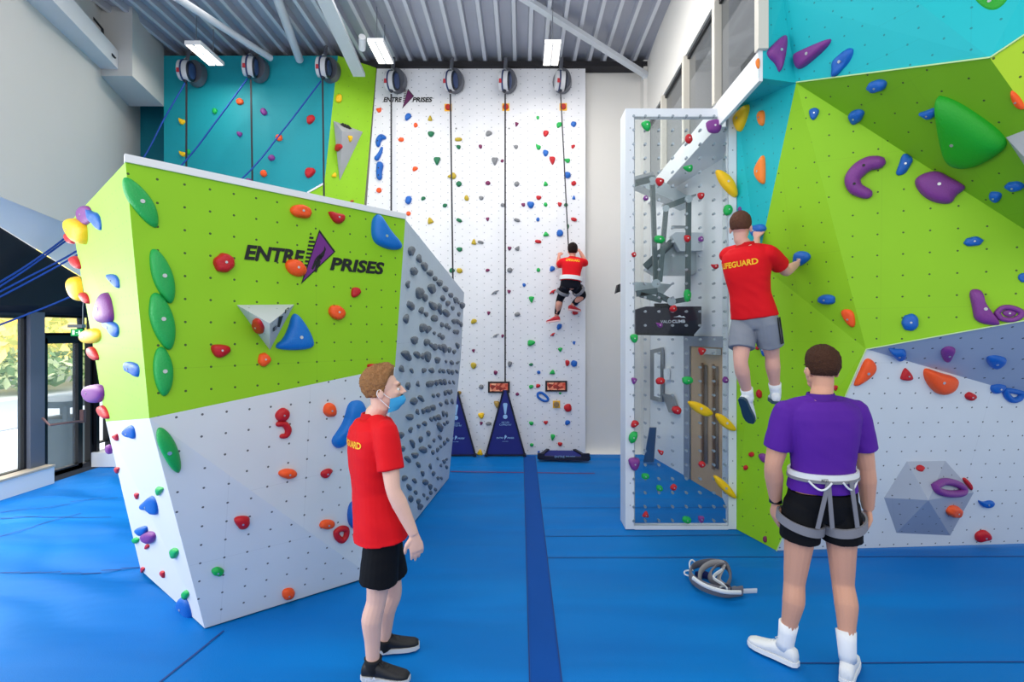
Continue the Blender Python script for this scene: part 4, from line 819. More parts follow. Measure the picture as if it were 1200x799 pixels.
# ============================================================ warning gates, displays
m_gate = mat('gate_blue', (6, 22, 116), .6, bump=.1, bscale=20); m_gw = mat('gate_print', (150, 190, 232), .6); m_gedge = mat('gate_edge', (4, 8, 40), .6)
def gate(xa, xb, xt, yt, yb, label):
    Yb_, Yt_ = 7.86, 7.93
    bl, br, tp_ = P(xa, yb, Yb_), P(xb, yb, Yb_), P(xt, yt, Yt_)
    bl.z = br.z = 0.012
    t = empty('warning_gate', (bl+br)/2, label=label, cat='gate', group='triangular blue warning gates at the back wall')
    d = V((.025, 0, 0)); build('banner', MB().prism([bl, br, tp_+d, tp_-d], (0, .012, 0)), m_gate, t, smooth=0)
    e = MB()
    for a, c in ((bl, tp_-d), (br, tp_+d), (bl, br)): e.bar(a, c, .022, .022)
    build('edge_frame', e, m_gedge, t, smooth=0)
    build('foot', MB().box(bl+V((-.02,-.06,-.01)), bl+V((.03,.03,.02))).box(br+V((-.03,-.06,-.01)), br+V((.02,.03,.02))), m_gedge, t, smooth=0)
    up = (tp_-(bl+br)/2).normalized(); u = V((1,0,0)); n = u.cross(up).normalized(); n = -n if n.y > 0 else n; hgt = (tp_-(bl+br)/2).length; mid = (bl+br)/2+n*.004
    W = lambda x, z: mid+u*x+up*(z*hgt)
    m3 = MB(); m3.add([W(-.034, .78), W(-.025, .8), W(.025, .8), W(.034, .78), W(.012, .63), W(-.012, .63)], [(0,1,2,3,4,5)])
    m3.add([W(.035*math.cos(a_*math.tau/16), .588+.035*math.sin(a_*math.tau/16)/hgt) for a_ in range(16)], [tuple(range(16))])
    build('exclamation_mark', m3, m_gw, t, smooth=0); m2 = MB()
    put_text(m2, 'ARE YOU', W(-.06, .488), W(.06, .488), .026, n, vdir=up); put_text(m2, 'CLIPPED IN?', W(-.09, .452), W(.09, .452), .026, n, vdir=up)
    put_text(m2, 'ENTRE', W(-.135, .252), W(-.03, .252), .022, n, .2, .02, vdir=up); put_text(m2, 'PRISES', W(.03, .252), W(.135, .252), .022, n, .2, .02, vdir=up)
    m2.add([W(0, .31), W(.025, .285), W(-.015, .235), W(-.012, .29)], [(0,1,2,3)]); put_text(m2, 'auto belay', W(-.045, .205), W(.045, .205), .014, n, vdir=up)
    build('printed_sign', m2, m_gw, t, smooth=0)
gate(569.5, 615, 592, 457, 533, 'whole blue triangular gate with white exclamation mark under the strap')
gate(511, 557, 534.5, 459, 533, 'blue triangular gate half hidden behind the bouldering block')
gf = empty('warning_gate', P(655, 531, 7.7), label='folded dark blue gate lying flat at the foot of the back wall', cat='gate')
build('banner', MB().prism([V((.30,7.55,.03)), V((.98,7.5,.03)), V((.82,7.8,.07)), V((.42,7.82,.07))], (0,0,.025)), m_gate, gf, smooth=0)
build('edge_frame', MB().bar((.27,7.55,.05), (1.0,7.48,.05), .05, .05).bar((.27,7.55,.05), (.42,7.84,.09), .05, .05).bar((1.0,7.48,.05), (.82,7.82,.09), .05, .05).obox((.3,7.52,.09), (.05,0,0), (0,.03,0), (0,0,.03)).obox((.95,7.5,.09), (.06,0,0), (0,.03,0), (0,0,.03)), m_gedge, gf, smooth=0)
put_mb = MB(); put_text(put_mb, 'ENTRE PRISES', V((.5,7.5,.06)), V((.8,7.48,.06)), .03, V((0,-1,0)), vdir=V((0,0,1))); build('printed_sign', put_mb, m_gw, gf, smooth=0)
m_scr = bpy.data.materials.new('display_picture'); m_scr.use_nodes = True; nt = m_scr.node_tree; b = nt.nodes['Principled BSDF']; tcn = nt.nodes.new('ShaderNodeTexCoord'); vr = nt.nodes.new('ShaderNodeTexVoronoi'); vr.inputs['Scale'].default_value = 18
rp = nt.nodes.new('ShaderNodeValToRGB'); rp.color_ramp.elements[0].color = lin((60, 6, 8)); rp.color_ramp.elements[1].color = lin((236, 190, 150)); e_ = rp.color_ramp.elements.new(.5); e_.color = lin((190, 60, 40))
nt.links.new(tcn.outputs['Object'], vr.inputs[0]); nt.links.new(vr.outputs['Color'], rp.inputs[0]); nt.links.new(rp.outputs[0], b.inputs['Base Color']); nt.links.new(rp.outputs[0], b.inputs['Emission Color']); b.inputs['Emission Strength'].default_value = .25
for (xa, xb, ya, yb, l) in ((572, 597.5, 447, 460, 'small dark-framed reddish sign behind the blue gate tip'), (639, 664.5, 446, 458.5, 'small dark-framed reddish sign above the anchor plate')):
    a, c = P(xa, ya, YB), P(xb, yb, YB); t = empty('wall_sign', (a+c)/2, label=l, cat='sign', group='small dark-framed signs on the back wall')
    build('frame', MB().box((a.x, YB-.03, c.z), (c.x, YB, a.z)), mat('sign_frame', (30, 16, 18), .5), t, smooth=0)
    build('picture', MB().box((a.x+.03, YB-.034, c.z+.025), (c.x-.03, YB-.03, a.z-.025)), m_scr, t, smooth=0)
build('rope_guide', MB().obox(P(724.5, 338, 6.0), (.025,0,.01), (0,.05,0), (.01,0,.05)), m_black, smooth=0, label='small dark bracket left of the see-through panel', cat='bracket')
# ============================================================ projector rig stored behind the see-through panel
rg = empty('projector_rig', P(780, 392, 6.1), label='black boxed climbing projector hanging on grey folding arms behind the clear panel', cat='projector')
m_arm = mat('arm_green_grey', (78, 94, 96), .5, .2); m_plate = mat('aluminium_plate', (172, 182, 186), .35, .5); m_vb = mat('projector_black', (24, 22, 42), .35)
YV = 6.1
def G_(x, y, d=0): return P(x, y, YV+d)
build('projector_box', MB().prism([G_(745, 363), (G_(757, 359)), G_(822, 359), G_(822, 382), G_(813, 392.5), G_(745, 391)], (0, .3, 0)), m_vb, rg, smooth=0)
build('box_rim', MB().bar(G_(745, 391, -.01), G_(813, 392.5, -.01), .02, .03).bar(G_(767, 358, .02), G_(787, 358, .02), .04, .05), m_black, rg, smooth=0)
tv = MB(); wv = G_(774, 379, -.006); put_text(tv, 'VALO', G_(774, 378.5, -.006), G_(786.5, 378.3, -.006), .034, V((0,-1,0))); put_text(tv, 'CLIMB', G_(787.5, 378.3, -.006), G_(803, 378, -.006), .036, V((0,-1,0)), offset=.03)
tv.add([G_(x, y, -.006) for x, y in ((789, 371.5), (794, 370.5), (796.5, 369), (799, 371), (801, 370), (803.5, 372.3), (799, 372), (795, 371.5))], [tuple(range(8))])
build('logo', tv, mat('print_white', (225, 228, 235), .5), rg, smooth=0)
for a, b_, w_ in (((764.5, 213, .1), (768.5, 332, .1), .06), ((780.5, 245, 0), (773, 330, 0), .055), ((807, 236, 0), (806, 345, 0), .06)):
    build('arm', MB().bar(G_(*a), G_(*b_), w_, .05), m_arm, rg, smooth=0)
build('cross_arm', MB().bar(G_(744, 215), G_(767, 209, .1), .05, .07).bar(G_(779, 243), G_(808, 232), .05, .06).bar(G_(746, 344), G_(770, 341), .06, .07).bar(G_(750, 345), G_(775, 352), .06, .06).bar(G_(770, 345), G_(788, 354), .06, .06).bar(G_(785, 354), G_(808, 350), .06, .06), m_arm, rg, smooth=0)
build('joint', MB().cyl(G_(787, 353, -.06), G_(787, 353, .06), .05, 16).cyl(G_(769, 332, -.06), G_(769, 332, .06), .05, 16).cyl(G_(780.5, 244, -.05), G_(780.5, 244, .05), .04, 14).cyl(G_(764.5, 212, .04), G_(764.5, 212, .16), .05, 14).cyl(G_(807, 233, -.05), G_(807, 233, .05), .045, 14), m_plate, rg)
def slab(name, pl, Yd, th, m, label, cat): return build(name, MB().prism([P(x, y, Yd+dy) for x, y, dy in pl], th), m, smooth=0, label=label, cat=cat)
slab('metal_shelf', [(742, 214, 0), (764, 205, 0), (836, 247, 0), (831, 254, 0)], 6.7, (0, .25, 0), m_plate, 'long slanting grey metal channel behind the top of the arms', 'shelf')
slab('metal_strip', [(742, 207, 0), (766, 201, 0), (766, 204, 0), (742, 211, 0)], 6.5, (0, .1, 0), m_steel, 'short grey strip above the slanting metal channel', 'strip')
slab('metal_strip', [(778, 238, 0), (816, 227, 0), (816, 229, 0), (778, 240, 0)], 6.2, (0, .1, 0), m_steel, 'thin grey strip above the right folding arm', 'strip')
slab('metal_rail', [(788, 264, 0), (842, 265, 0), (842, 267, 0), (788, 267, 0)], 6.7, (0, .05, 0), m_steel, 'thin level grey rail behind the clear panel, halfway down', 'rail')
slab('projector_mount', [(753, 310, 0), (785, 280, 0), (790, 284, 0), (757, 315, 0)], 6.4, (.1, .2, 0), m_arm, 'grey slotted bar tilted beside the left folding arm', 'bar')
slab('metal_hood', [(757, 315, 0), (790, 284, 0), (846, 292, 0), (844, 298, 0), (812, 322, 0), (768, 322, 0)], 6.5, (0, .15, 0), m_plate, 'wide light grey metal hood behind the folding arms', 'hood')
slab('metal_cover', [(787, 276, 0), (792, 272, 0), (848, 273, 0), (849, 293, 0), (797, 294, 0)], 6.35, (0, .12, 0), mat('cover_white', (206, 212, 218), .5), 'rounded pale cover plate above the grey hood', 'cover')
slab('metal_bracket', [(742, 330, 0), (788, 333, 0), (776, 346, 0), (742, 341, 0)], 6.6, (0, .1, 0), m_plate, 'grey bracket plate above the black projector box', 'bracket')
# ============================================================ window side: glazing, door, outdoors
m_clear = mat('clear_pane', (225, 238, 240), .03, alpha=.07)
def XP(px, z): Yq = XW*F/(px-CX); return V((XW, Yq, z))
def frame_rect(par, name, px0, px1, z0, z1, t, m=m_black, dep=.08):
    a, c = XP(px0, z0), XP(px1, z1); mb = MB()
    mb.box((XW-dep, a.y, z0), (XW, a.y+t, z1)).box((XW-dep, c.y-t, z0), (XW, c.y, z1)).box((XW-dep, a.y, z1-t), (XW, c.y, z1)).box((XW-dep, a.y, z0), (XW, c.y, z0+t))
    return build(name, mb, m, par, smooth=0)
w6 = empty('window_6', XP(10, .2), kind='structure'); frame_rect(w6, 'window_frame', -120, 31.5, .2, 2.1, .035)
build('pane', MB().box((XW-.05, XP(-120, 0).y, .2), (XW-.04, XP(31, 0).y, 2.1)), m_clear, w6, smooth=0)
build('trim_8', MB().box((XW-.08, XP(31, 0).y, 0), (XW+.05, XP(48, 0).y, 2.15)), mat('mullion_grey', (92, 98, 112), .5), smooth=0, kind='structure')
d2 = empty('door_2', XP(70, 0), kind='structure')
frame_rect(d2, 'transom_frame', 48, 99, 1.86, 2.12, .03); frame_rect(d2, 'door_frame', 48, 110, .02, 1.88, .06)
lf2 = frame_rect(d2, 'door_leaf', 50, 97, .03, 1.82, .07)
build('pane', MB().box((XW-.05, XP(50, 0).y, .1), (XW-.04, XP(98, 0).y, 2.1)), m_clear, d2, smooth=0)
hb = build('push_bar', MB().tube([P(50, 490, 6.35), P(58, 498, 6.3), P(97, 493, 6.75)], .014, 8).bar(P(97, 480, 6.8), P(97, 495, 6.8), .04, .05), mat('push_bar_brown', (120, 92, 92), .4, .4), lf2, smooth=60)
frame_rect(d2, 'side_light_frame', 108, 128, .3, 2.1, .02)
build('trim_9', MB().box((XW-.08, XP(110, 0).y, 0), (XW+.04, XP(110, 0).y+.0+.05, 2.15)), m_black, smooth=0, kind='structure')
build('gap_shade_strip0', MB().box((XW-.05, XP(107, 0).y, 0), (XW+.45, XP(132, 0).y+.1, .2)), m_trimw, smooth=0, kind='structure')
cu = MB().box((-6.0, 3.4, -.02), (-5.9, 6.48, .2)); build('gap_shade_strip1', cu, m_trimw, smooth=0, kind='structure')
build('gap_shade_strip2', MB().box((-6.1, 3.4, .2), (-5.885, 6.48, .225)), mat('sill_wood', (190, 176, 158), .5), smooth=0, kind='structure')
ex = empty('exit_sign', P(90, 389, 6.4), label='small green exit sign with running figure hanging by the glass door', cat='sign')
build('sign_panel', MB().obox(P(90, 389.5, 6.4), (.068,0,0), (0,.01,0), (0,0,.045)), mat('exit_green', (0, 150, 70), .4, emit=.6), ex, smooth=0)
build('sign_housing', MB().obox(P(90, 382, 6.4), (.09,0,0), (0,.03,0), (0,0,.02)), m_steel, ex, smooth=0)
build('hanger', MB().tube([P(97, 382, 6.4), P(97, 360, 6.4), P(99, 345, 6.4)], .006, 6), m_steel, ex)
pic = MB(); e0_ = P(90, 389.5, 6.385)
for (dx, dz, w_, h_) in ((-.04, 0, .012, .028), (-.052, 0, .004, .03), (.03, .018, .007, .007), (.028, .002, .008, .012), (.034, -.016, .004, .01), (.02, -.018, .008, .004), (.04, .006, .008, .003), (0, 0, .012, .003)): pic.obox(e0_+V((dx, 0, dz)), (w_,0,0), (0,.001,0), (0,0,h_))
build('pictogram', pic, mat('sign_white', (240, 250, 240), .5, emit=.5), ex, smooth=0)
# outside
build('street', MB().box((-40, -20, -.5), (-6.2, 30, -.4)), mat('pale_paving', (196, 200, 206), .8, var=.06, bscale=1), smooth=0, label='pale sunlit paving outside the windows', cat='street', kind='structure')
build('road', MB().box((-17, -20, -.4), (-12, 30, -.38)), mat('asphalt_light', (150, 160, 172), .8), smooth=0, kind='structure')
bn = empty('litter_bin', V((-7.3, 8.15, -.4)), label='grey litter bin with open top sides outside the glass door', cat='bin')
m_bin = mat('bin_grey', (96, 112, 120), .6)
build('body', MB().sect([(V((-7.3, 8.2, -.4)), (.24,0,0), (0,.24,0)), (V((-7.3, 8.2, .55)), (.27,0,0), (0,.27,0))], 20, 4), m_bin, bn)
build('hood', MB().sect([(V((-7.3, 8.2, .72)), (.29,0,0), (0,.29,0)), (V((-7.3, 8.2, .82)), (.28,0,0), (0,.28,0)), (V((-7.3, 8.2, .88)), (.18,0,0), (0,.18,0))], 20, 4), m_bin, bn)
build('post', MB().box((-7.56, 7.94, .5), (-7.5, 8.0, .75)).box((-7.1, 7.94, .5), (-7.04, 8.0, .75)).box((-7.56, 8.4, .5), (-7.5, 8.46, .75)).box((-7.1, 8.4, .5), (-7.04, 8.46, .75)), m_bin, bn, smooth=0)
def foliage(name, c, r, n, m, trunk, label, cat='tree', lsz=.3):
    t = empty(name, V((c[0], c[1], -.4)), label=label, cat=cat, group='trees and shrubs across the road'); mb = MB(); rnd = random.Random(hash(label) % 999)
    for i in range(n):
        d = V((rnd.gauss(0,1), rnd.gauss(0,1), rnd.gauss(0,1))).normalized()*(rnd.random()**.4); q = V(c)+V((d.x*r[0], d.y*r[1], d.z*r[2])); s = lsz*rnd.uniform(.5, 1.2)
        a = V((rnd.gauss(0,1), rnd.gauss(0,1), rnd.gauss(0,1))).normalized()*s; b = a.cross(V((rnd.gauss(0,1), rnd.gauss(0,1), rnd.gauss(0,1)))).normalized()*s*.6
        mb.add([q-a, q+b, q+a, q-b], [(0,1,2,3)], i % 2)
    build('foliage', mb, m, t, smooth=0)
    if trunk: build('trunk', MB().tube([V((c[0], c[1], -.4)), V((c[0]+.1, c[1], c[2])), V((c[0], c[1]+.1, c[2]+r[2]*.6))], [.16, .1, .03], 8), mat('bark', (150, 140, 125), .9), t)
yl = [mat('leaf_yellow_glow', (236, 214, 130), .8, emit=.85), mat('leaf_olive_glow', (178, 186, 110), .8, emit=.8)]; gn = [mat('leaf_green_glow', (110, 140, 92), .8, emit=.3), mat('leaf_pale_glow', (190, 205, 160), .8, emit=.2)]  # leaves glow a little, outdoor brightness put into their colour
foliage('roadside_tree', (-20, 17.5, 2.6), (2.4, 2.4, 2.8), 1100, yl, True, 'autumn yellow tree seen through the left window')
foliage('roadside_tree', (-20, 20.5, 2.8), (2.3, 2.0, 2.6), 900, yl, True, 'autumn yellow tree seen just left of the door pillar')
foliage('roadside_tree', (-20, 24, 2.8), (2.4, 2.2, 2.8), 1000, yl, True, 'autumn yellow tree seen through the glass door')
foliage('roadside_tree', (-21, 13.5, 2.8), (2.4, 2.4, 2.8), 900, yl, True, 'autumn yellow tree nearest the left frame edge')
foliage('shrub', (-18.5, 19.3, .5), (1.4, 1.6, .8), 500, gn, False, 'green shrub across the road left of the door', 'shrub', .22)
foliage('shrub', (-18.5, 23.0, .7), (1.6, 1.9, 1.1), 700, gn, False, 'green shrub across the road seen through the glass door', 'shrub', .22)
# ============================================================ harness on the mat
hn = empty('climbing_harness', FL(842, 690), label='grey and white climbing harness lying loose on the blue mat', cat='harness')
m_web = mat('webbing_grey', (118, 116, 124), .8, bump=.2, bscale=150); m_webw = mat('webbing_white', (222, 226, 230), .7); m_webd = mat('webbing_dark', (40, 42, 62), .8)
def floorp(x, y, z=0): p = P(x, y, F*(H-z)/(y-CY)); return p
def ribbon(name, pts, w_, th, m, par=hn, closed=False, up=(0,0,1)):
    q = crom([floorp(*p) for p in pts], 6)
    mb = MB(); 
    mb.tube(q, [(w_/2, th/2)]*len(q), 8, flat=up); return build(name, mb, m, par)
ribbon('waist_belt', [(870, 692, .03), (850, 694, .04), (825, 687, .05), (810, 676, .06), (812, 664, .08), (830, 659, .09), (850, 662, .08), (856, 672, .07)], .075, .02, m_web)
ribbon('belt_trim', [(868, 694, .06), (848, 693, .075), (826, 686, .085), (812, 677, .1)], .03, .024, m_webw)
ribbon('leg_loop', [(845, 688, .04), (832, 676, .08), (838, 664, .12), (850, 662, .13), (856, 676, .08), (850, 690, .04)], .06, .018, m_web)
ribbon('leg_loop', [(855, 690, .03), (842, 680, .07), (848, 662, .13), (834, 660, .13), (822, 668, .1), (820, 680, .05)], .05, .018, mat('webbing_light', (150, 148, 152), .8))
ribbon('inner_padding', [(815, 674, .03), (828, 674, .03), (838, 682, .03)], .06, .02, mat('padding_navy', (20, 34, 96), .8))
ribbon('gear_loop', [(812, 668, .08), (803, 669, .05), (803, 673, .03), (812, 676, .04)], .012, .012, m_webw)
ribbon('gear_loop', [(816, 660, .08), (811, 656, .1), (808, 660, .08), (809, 668, .05)], .012, .012, m_webw)
ribbon('tie_in_strap', [(846, 668, .12), (836, 676, .11), (846, 684, .09), (852, 690, .08)], .03, .014, m_webw)
ribbon('leg_strap', [(842, 690, .05), (850, 686, .07), (856, 690, .06), (850, 695, .03)], .03, .02, m_webd)
ribbon('belt_tail', [(860, 692, .02), (872, 692.5, .02), (887, 692, .015)], .035, .008, m_webw)
build('buckle', MB().torus(floorp(861, 692, .03), V((.022,0,0)), V((0,.0,.028)), .007, 12, 6), m_steel, hn)
build('buckle', MB().torus(floorp(847, 691, .07), V((.025,0,0)), V((0,.0,.025)), .008, 12, 6), m_steel, hn)
# ============================================================ people
def skin_mat(name, rgb): return mat(name, rgb, .55, bump=.08, bscale=220, var=.06)
TOR = [(-.20, .085, .075), (-.10, .150, .098), (.02, .168, .108), (.15, .160, .102), (.32, .143, .094), (.5, .150, .098), (.68, .166, .108), (.82, .178, .108), (.91, .168, .096), (.97, .120, .078), (1.02, .070, .064)]
def hand_geo(mb, w, d, pn, s, side, curl=.5, spread=.1):
    """palm and five fingers; d direction of fingers, pn palm normal, side = +1/-1 thumb side along d x pn"""
    d = d.normalized(); pn = (pn-d*pn.dot(d)).normalized(); t = d.cross(pn)*side
    mb.sect([(w-d*.015*s, t*.024*s, pn*.018*s), (w+d*.02*s, t*.031*s, pn*.017*s), (w+d*.06*s, t*.040*s, pn*.015*s), (w+d*.088*s, t*.041*s, pn*.012*s), (w+d*.097*s, t*.036*s, pn*.008*s)], 14)
    for i, (L_, off) in enumerate(((.070, .031), (.080, .0105), (.074, -.0105), (.058, -.031))):
        p = w+d*(.085-.006*abs(i-1))*s+t*off*s; dd = (d+t*(off*spread*30*.1)).normalized(); pts = [p-d*.02*s, p]; rr = [.0095*s, .0098*s]; a = 0
        for k, q in enumerate((.45, .32, .23)):
            a += curl*(.55, .7, .5)[k]; v = dd*math.cos(a)+pn*math.sin(a); p = p+v*(L_*q*s); pts.append(p); rr.append((.0088, .008, .0062)[k]*s)
        mb.tube(pts, rr, 8)
    p = w+d*.02*s+t*.02*s; v0 = (t*.75+d*.65+pn*.15).normalized(); v1 = (t*.3+d*.9+pn*.35).normalized(); v2 = (d*.9+pn*.5).normalized()
    mb.tube([p, p+v0*.038*s, p+v0*.038*s+v1*.032*s, p+v0*.038*s+v1*.032*s+v2*.024*s], [.015*s, .0125*s, .0105*s, .0075*s], 8)
def head_geo(mb, c, X, Y, Z, s, neckb):
    q = lambda x, y, z: c+(X*x+Y*y+Z*z)*s
    fr = (X, Y, Z); E_ = lambda x, y, z, a, b, e: mb.ell(q(x, y, z), a*s, b*s, e*s, 18, 12, fr=fr)
    E_(0, -.014, .032, .075, .096, .086); E_(0, .030, -.022, .061, .066, .085); E_(0, .005, -.045, .058, .07, .055); E_(0, .060, -.096, .027, .026, .021); E_(0, .045, -.078, .046, .042, .034)
    E_(0, .078, .030, .048, .018, .013)
    mb.tube([q(0, .085, .026), q(0, .102, .002), q(0, .119, -.022), q(0, .098, -.033)], [.008*s, .010*s, .0135*s, .008*s], 10)
    for k in (-1, 1):
        E_(k*.012, .101, -.027, .010, .011, .009); E_(k*.034, .072, -.018, .020, .020, .018)
        mb.ell(q(k*.077, -.012, -.012), .011*s, .020*s, .031*s, 12, 10, fr=(X+Y*k*-.25, Y, Z))
    E_(0, .090, -.052, .023, .011, .006); E_(0, .088, -.061, .020, .011, .006)
    mb.tube([q(0, -.022, -.02), q(0, -.02, -.09), neckb.lerp(q(0, -.02, -.09), .35), neckb-Z*.03*s], [(.052*s, .055*s), (.052*s, .056*s), (.056*s, .058*s), (.060*s, .056*s)], 18, flat=X)
def limb(mb, pts, rad): mb.tube(crom(pts, 5), [rad[min(int(i/5), len(rad)-1)]*(1-(i % 5)/5)+rad[min(int(i/5)+1, len(rad)-1)]*((i % 5)/5) for i in range(5*(len(pts)-1)+1)], 14)
def person(sp):
    s = sp.get('s', 1); J = {k: P(*v) for k, v in sp['j'].items()}; f = V(sp['f']).normalized()
    r = (J['shR']-J['shL']).normalized(); Pv, Nb = J['pel'], J['nb']; d = (Nb-Pv); L_ = d.length; d = d/L_
    rr = (r-d*r.dot(d)).normalized(); ff = d.cross(rr); ff = ff if ff.dot(f) > 0 else -ff
    rh = (J['hipR']-J['hipL']); rh = (rh-d*rh.dot(d)).normalized()
    def sec(t0, t1, off=0, wf=1, df=1, keep=-9):
        out = []; ts = [t for t in [a[0] for a in TOR] if t0 < t < t1]; ts = [t0]+ts+[t1]
        for t in ts:
            tw_ = max(t, keep)
            for (ta, wa, da), (tb, wb, db) in zip(TOR, TOR[1:]):
                if ta <= tw_ <= tb: k = (tw_-ta)/(tb-ta); w_, d_ = wa+(wb-wa)*k, da+(db-da)*k
            bend = -.022*math.sin(max(0, min(1, t))*math.pi)*sp.get('arch', 1)*s
            R2 = rh.lerp(rr, max(0, min(1, t))).normalized(); F2 = d.cross(R2); F2 = F2 if F2.dot(f) > 0 else -F2
            out.append((Pv+d*(L_*t)+F2*bend, R2*(w_*wf*s+off), F2*(d_*df*s+off)))
        return out
    rt = empty('person', (Pv.x, Pv.y, sp['base']), label=sp['label'], cat='person')
    vs = sp.get('vox', .006)
    # ---- body
    mb = MB(); mb.sect(sec(-.16, 1.02, -.012*s), 28, 2.3)
    hd = J['head']; Y_ = V(sp['face']).normalized(); X_ = Y_.cross(V(sp.get('up', (0,0,1)))).normalized(); Z_ = X_.cross(Y_)
    head_geo(mb, hd, X_, Y_, Z_, s, Nb)
    # trapezius
    for k in ('L', 'R'): mb.tube([Nb-d*.03*s, J['sh'+k].lerp(Nb, .45)-d*.022*s, J['sh'+k]-d*.015*s], [.034*s, .030*s, .04*s], 12)
    for k in ('L', 'R'):
        a, b, c = J['sh'+k], J['el'+k], J['wr'+k]
        limb(mb, [a, a.lerp(b, .35), a.lerp(b, .7), b, b.lerp(c, .3), b.lerp(c, .7), c], [x*s*sp.get('arm', 1) for x in (.050, .050, .046, .039, .043, .034, .026)])
        hp, kn, an = J['hip'+k], J['kn'+k], J['an'+k]; toe = V(sp['toe'+k]).normalized(); bk = -f*.012*s
        limb(mb, [hp, hp.lerp(kn, .3), hp.lerp(kn, .7), kn, kn.lerp(an, .28)+bk*1.6, kn.lerp(an, .62)+bk*.8, an], [.088*s, .083*s, .066*s, .055*s, .058*s, .044*s, .035*s])
        mb.tube([an+V((0,0,.01)), an-V((0,0,.04*s))+toe*.02*s, an-V((0,0,.055*s))+toe*.06*s], [.034*s, .034*s, .020*s], 10)
        hand_geo(mb, c, V(sp['hd'+k]), V(sp['pn'+k]), s, sp['th'+k], sp.get('curl'+k, .5))
    skm = skin_mat(sp['skin'][0], sp['skin'][1]); build('body', mb, skm, rt, smooth=180, remesh=vs, smo=3)
    # ---- shirt
    rs = random.Random(len(sp['label'])); ws = sp.get('wrinkle', .006)
    def wr(sc, amp):
        def g(p, n):
            q = (p-Pv)/s; u = V((q.dot(rr)*5*sc+7, q.dot(ff)*5*sc, q.dot(d)*2.4*sc)); v = V((q.dot(rr)*9*sc, q.dot(ff)*9*sc+3, q.dot(d)*14*sc+q.dot(rr)*10))
            return (noise.noise(u)*1.0+noise.noise(v)*.55)*amp*s
        return g
    mb = MB(); ss = sec(sp.get('hem', -.03), .985, .016*s, 1.0, 1.04, keep=.03); m_=sp.get('loose', 1.0)
    ss = [(c_, a_*(1+(m_-1)*max(0, 1-i_/(len(ss)*.55))), b_*(1+(m_-1)*1.3*max(0, 1-i_/(len(ss)*.55)))) for i_, (c_, a_, b_) in enumerate(ss)]; mb.sect(ss, 30, 2.4)
    for k in ('L', 'R'):
        a, b = J['sh'+k], J['el'+k]; out = (a-Nb); out = (out-d*out.dot(d)).normalized(); u_ = (b-a).normalized(); e_ = a.lerp(b, sp.get('sleeve', .66))
        mb.tube([Nb-d*.035*s, a.lerp(Nb, .5)-d*.006*s, a-d*.0*s], [.064*s, .060*s, .068*s], 14)
        mb.tube([a-u_*.062*s-out*.012*s, a-u_*.05*s-out*.008*s, a-u_*.025*s, a+u_*.01*s, a.lerp(e_, .4), a.lerp(e_, .7), e_], [.022*s, .044*s, .060*s, .068*s, .071*s, .071*s, .073*s], 18)
    shirt = build('shirt', mb, mat(sp['shirt'][0], sp['shirt'][1], .75, bump=.15, bscale=400, spec=.25), rt, smooth=180, remesh=vs*1.1, smo=14, disp=wr(1.2, ws))
    # collar
    cm = MB(); zc = Z_*.45+d*.55; zc.normalize(); ca = rr; cb_ = zc.cross(ca).normalized()
    c0 = Nb-d*.022*s; c1 = Nb+zc*.026*s+ff*.004*s
    for (p0, r0, p1, r1) in ((c0, .083, c1, .067),): 
        R0 = [p0+ca*math.cos(i*math.tau/28)*r0*s+cb_*math.sin(i*math.tau/28)*r0*s*.95 for i in range(28)]; R1 = [p1+ca*math.cos(i*math.tau/28)*r1*s+cb_*math.sin(i*math.tau/28)*r1*s*.98 for i in range(28)]
        R2 = [p+(c1-p).normalized()*.007*s for p in R1]; R3 = [p+(c0-p).normalized()*.007*s for p in R0]
        cm.loft([R0, R1, R2, R3], cap=False)
    build('collar', cm, mat(sp['shirt'][0]+'_collar', tuple(int(c*.9) for c in sp['shirt'][1]), .75, spec=.25), shirt, smooth=60)
    # ---- shorts or tights
    mb = MB(); top = sp.get('waist', .17); mb.sect(sec(-.15, top, .008*s), 28, 2.3)
    hk = sp.get('short', .62)
    for k in ('L', 'R'):
        hp, kn, an = J['hip'+k], J['kn'+k], J['an'+k]
        if sp.get('tights'):
            limb(mb, [hp, hp.lerp(kn, .4), kn, kn.lerp(an, .35), kn.lerp(an, .86)], [.096*s, .085*s, .064*s, .062*s, .045*s])
        else:
            e_ = hp.lerp(kn, hk); mb.tube([hp.lerp(Pv, .15)+(hp-kn).normalized()*.04*s, hp, hp.lerp(e_, .5), e_], [.086*s, .096*s, .102*s, .1*s*sp.get('flare', 1)], 22)
    shorts = build('leggings' if sp.get('tights') else 'shorts', mb, mat(sp['pants'][0], sp['pants'][1], .8, bump=.12, bscale=300, spec=.2), rt, smooth=180, remesh=vs*1.1, smo=3, disp=wr(1.6, ws*.8))
    # ---- socks and shoes
    for k in ('L', 'R'):
        kn, an = J['kn'+k], J['an'+k]; toe = V(sp['toe'+k]).normalized(); sd_ = sp.get('sole', {}).get(k)
        up = V((0,0,1)) if abs(toe.z) < .4 else (kn-an).normalized(); lat = toe.cross(up).normalized(); up = lat.cross(toe)
        an2 = an
        if sp.get('sock'):
            top_ = an.lerp(kn, sp['sock'][2]); build('sock', MB().tube([top_, an.lerp(kn, sp['sock'][2]*.5), an+up*.0, an-up*.035*s+toe*.015*s], [.050*s, .046*s, .043*s, .043*s], 16), mat(sp['sock'][0], sp['sock'][1], .85, bump=.2, bscale=250), rt, smooth=180)
        z0 = -.088*s if sd_ is None else sd_-an.z     # sole below the ankle
        g = lambda a, l, h: an+toe*(a*s)+lat*(l*s)+up*h
        U = MB(); zz = [(-.062, .020, .050), (-.052, .033, .072), (-.01, .036, .090), (.045, .039, .078), (.10, .045, .055), (.15, .046, .040), (.185, .040, .034), (.208, .024, .026)]
        for_ = []
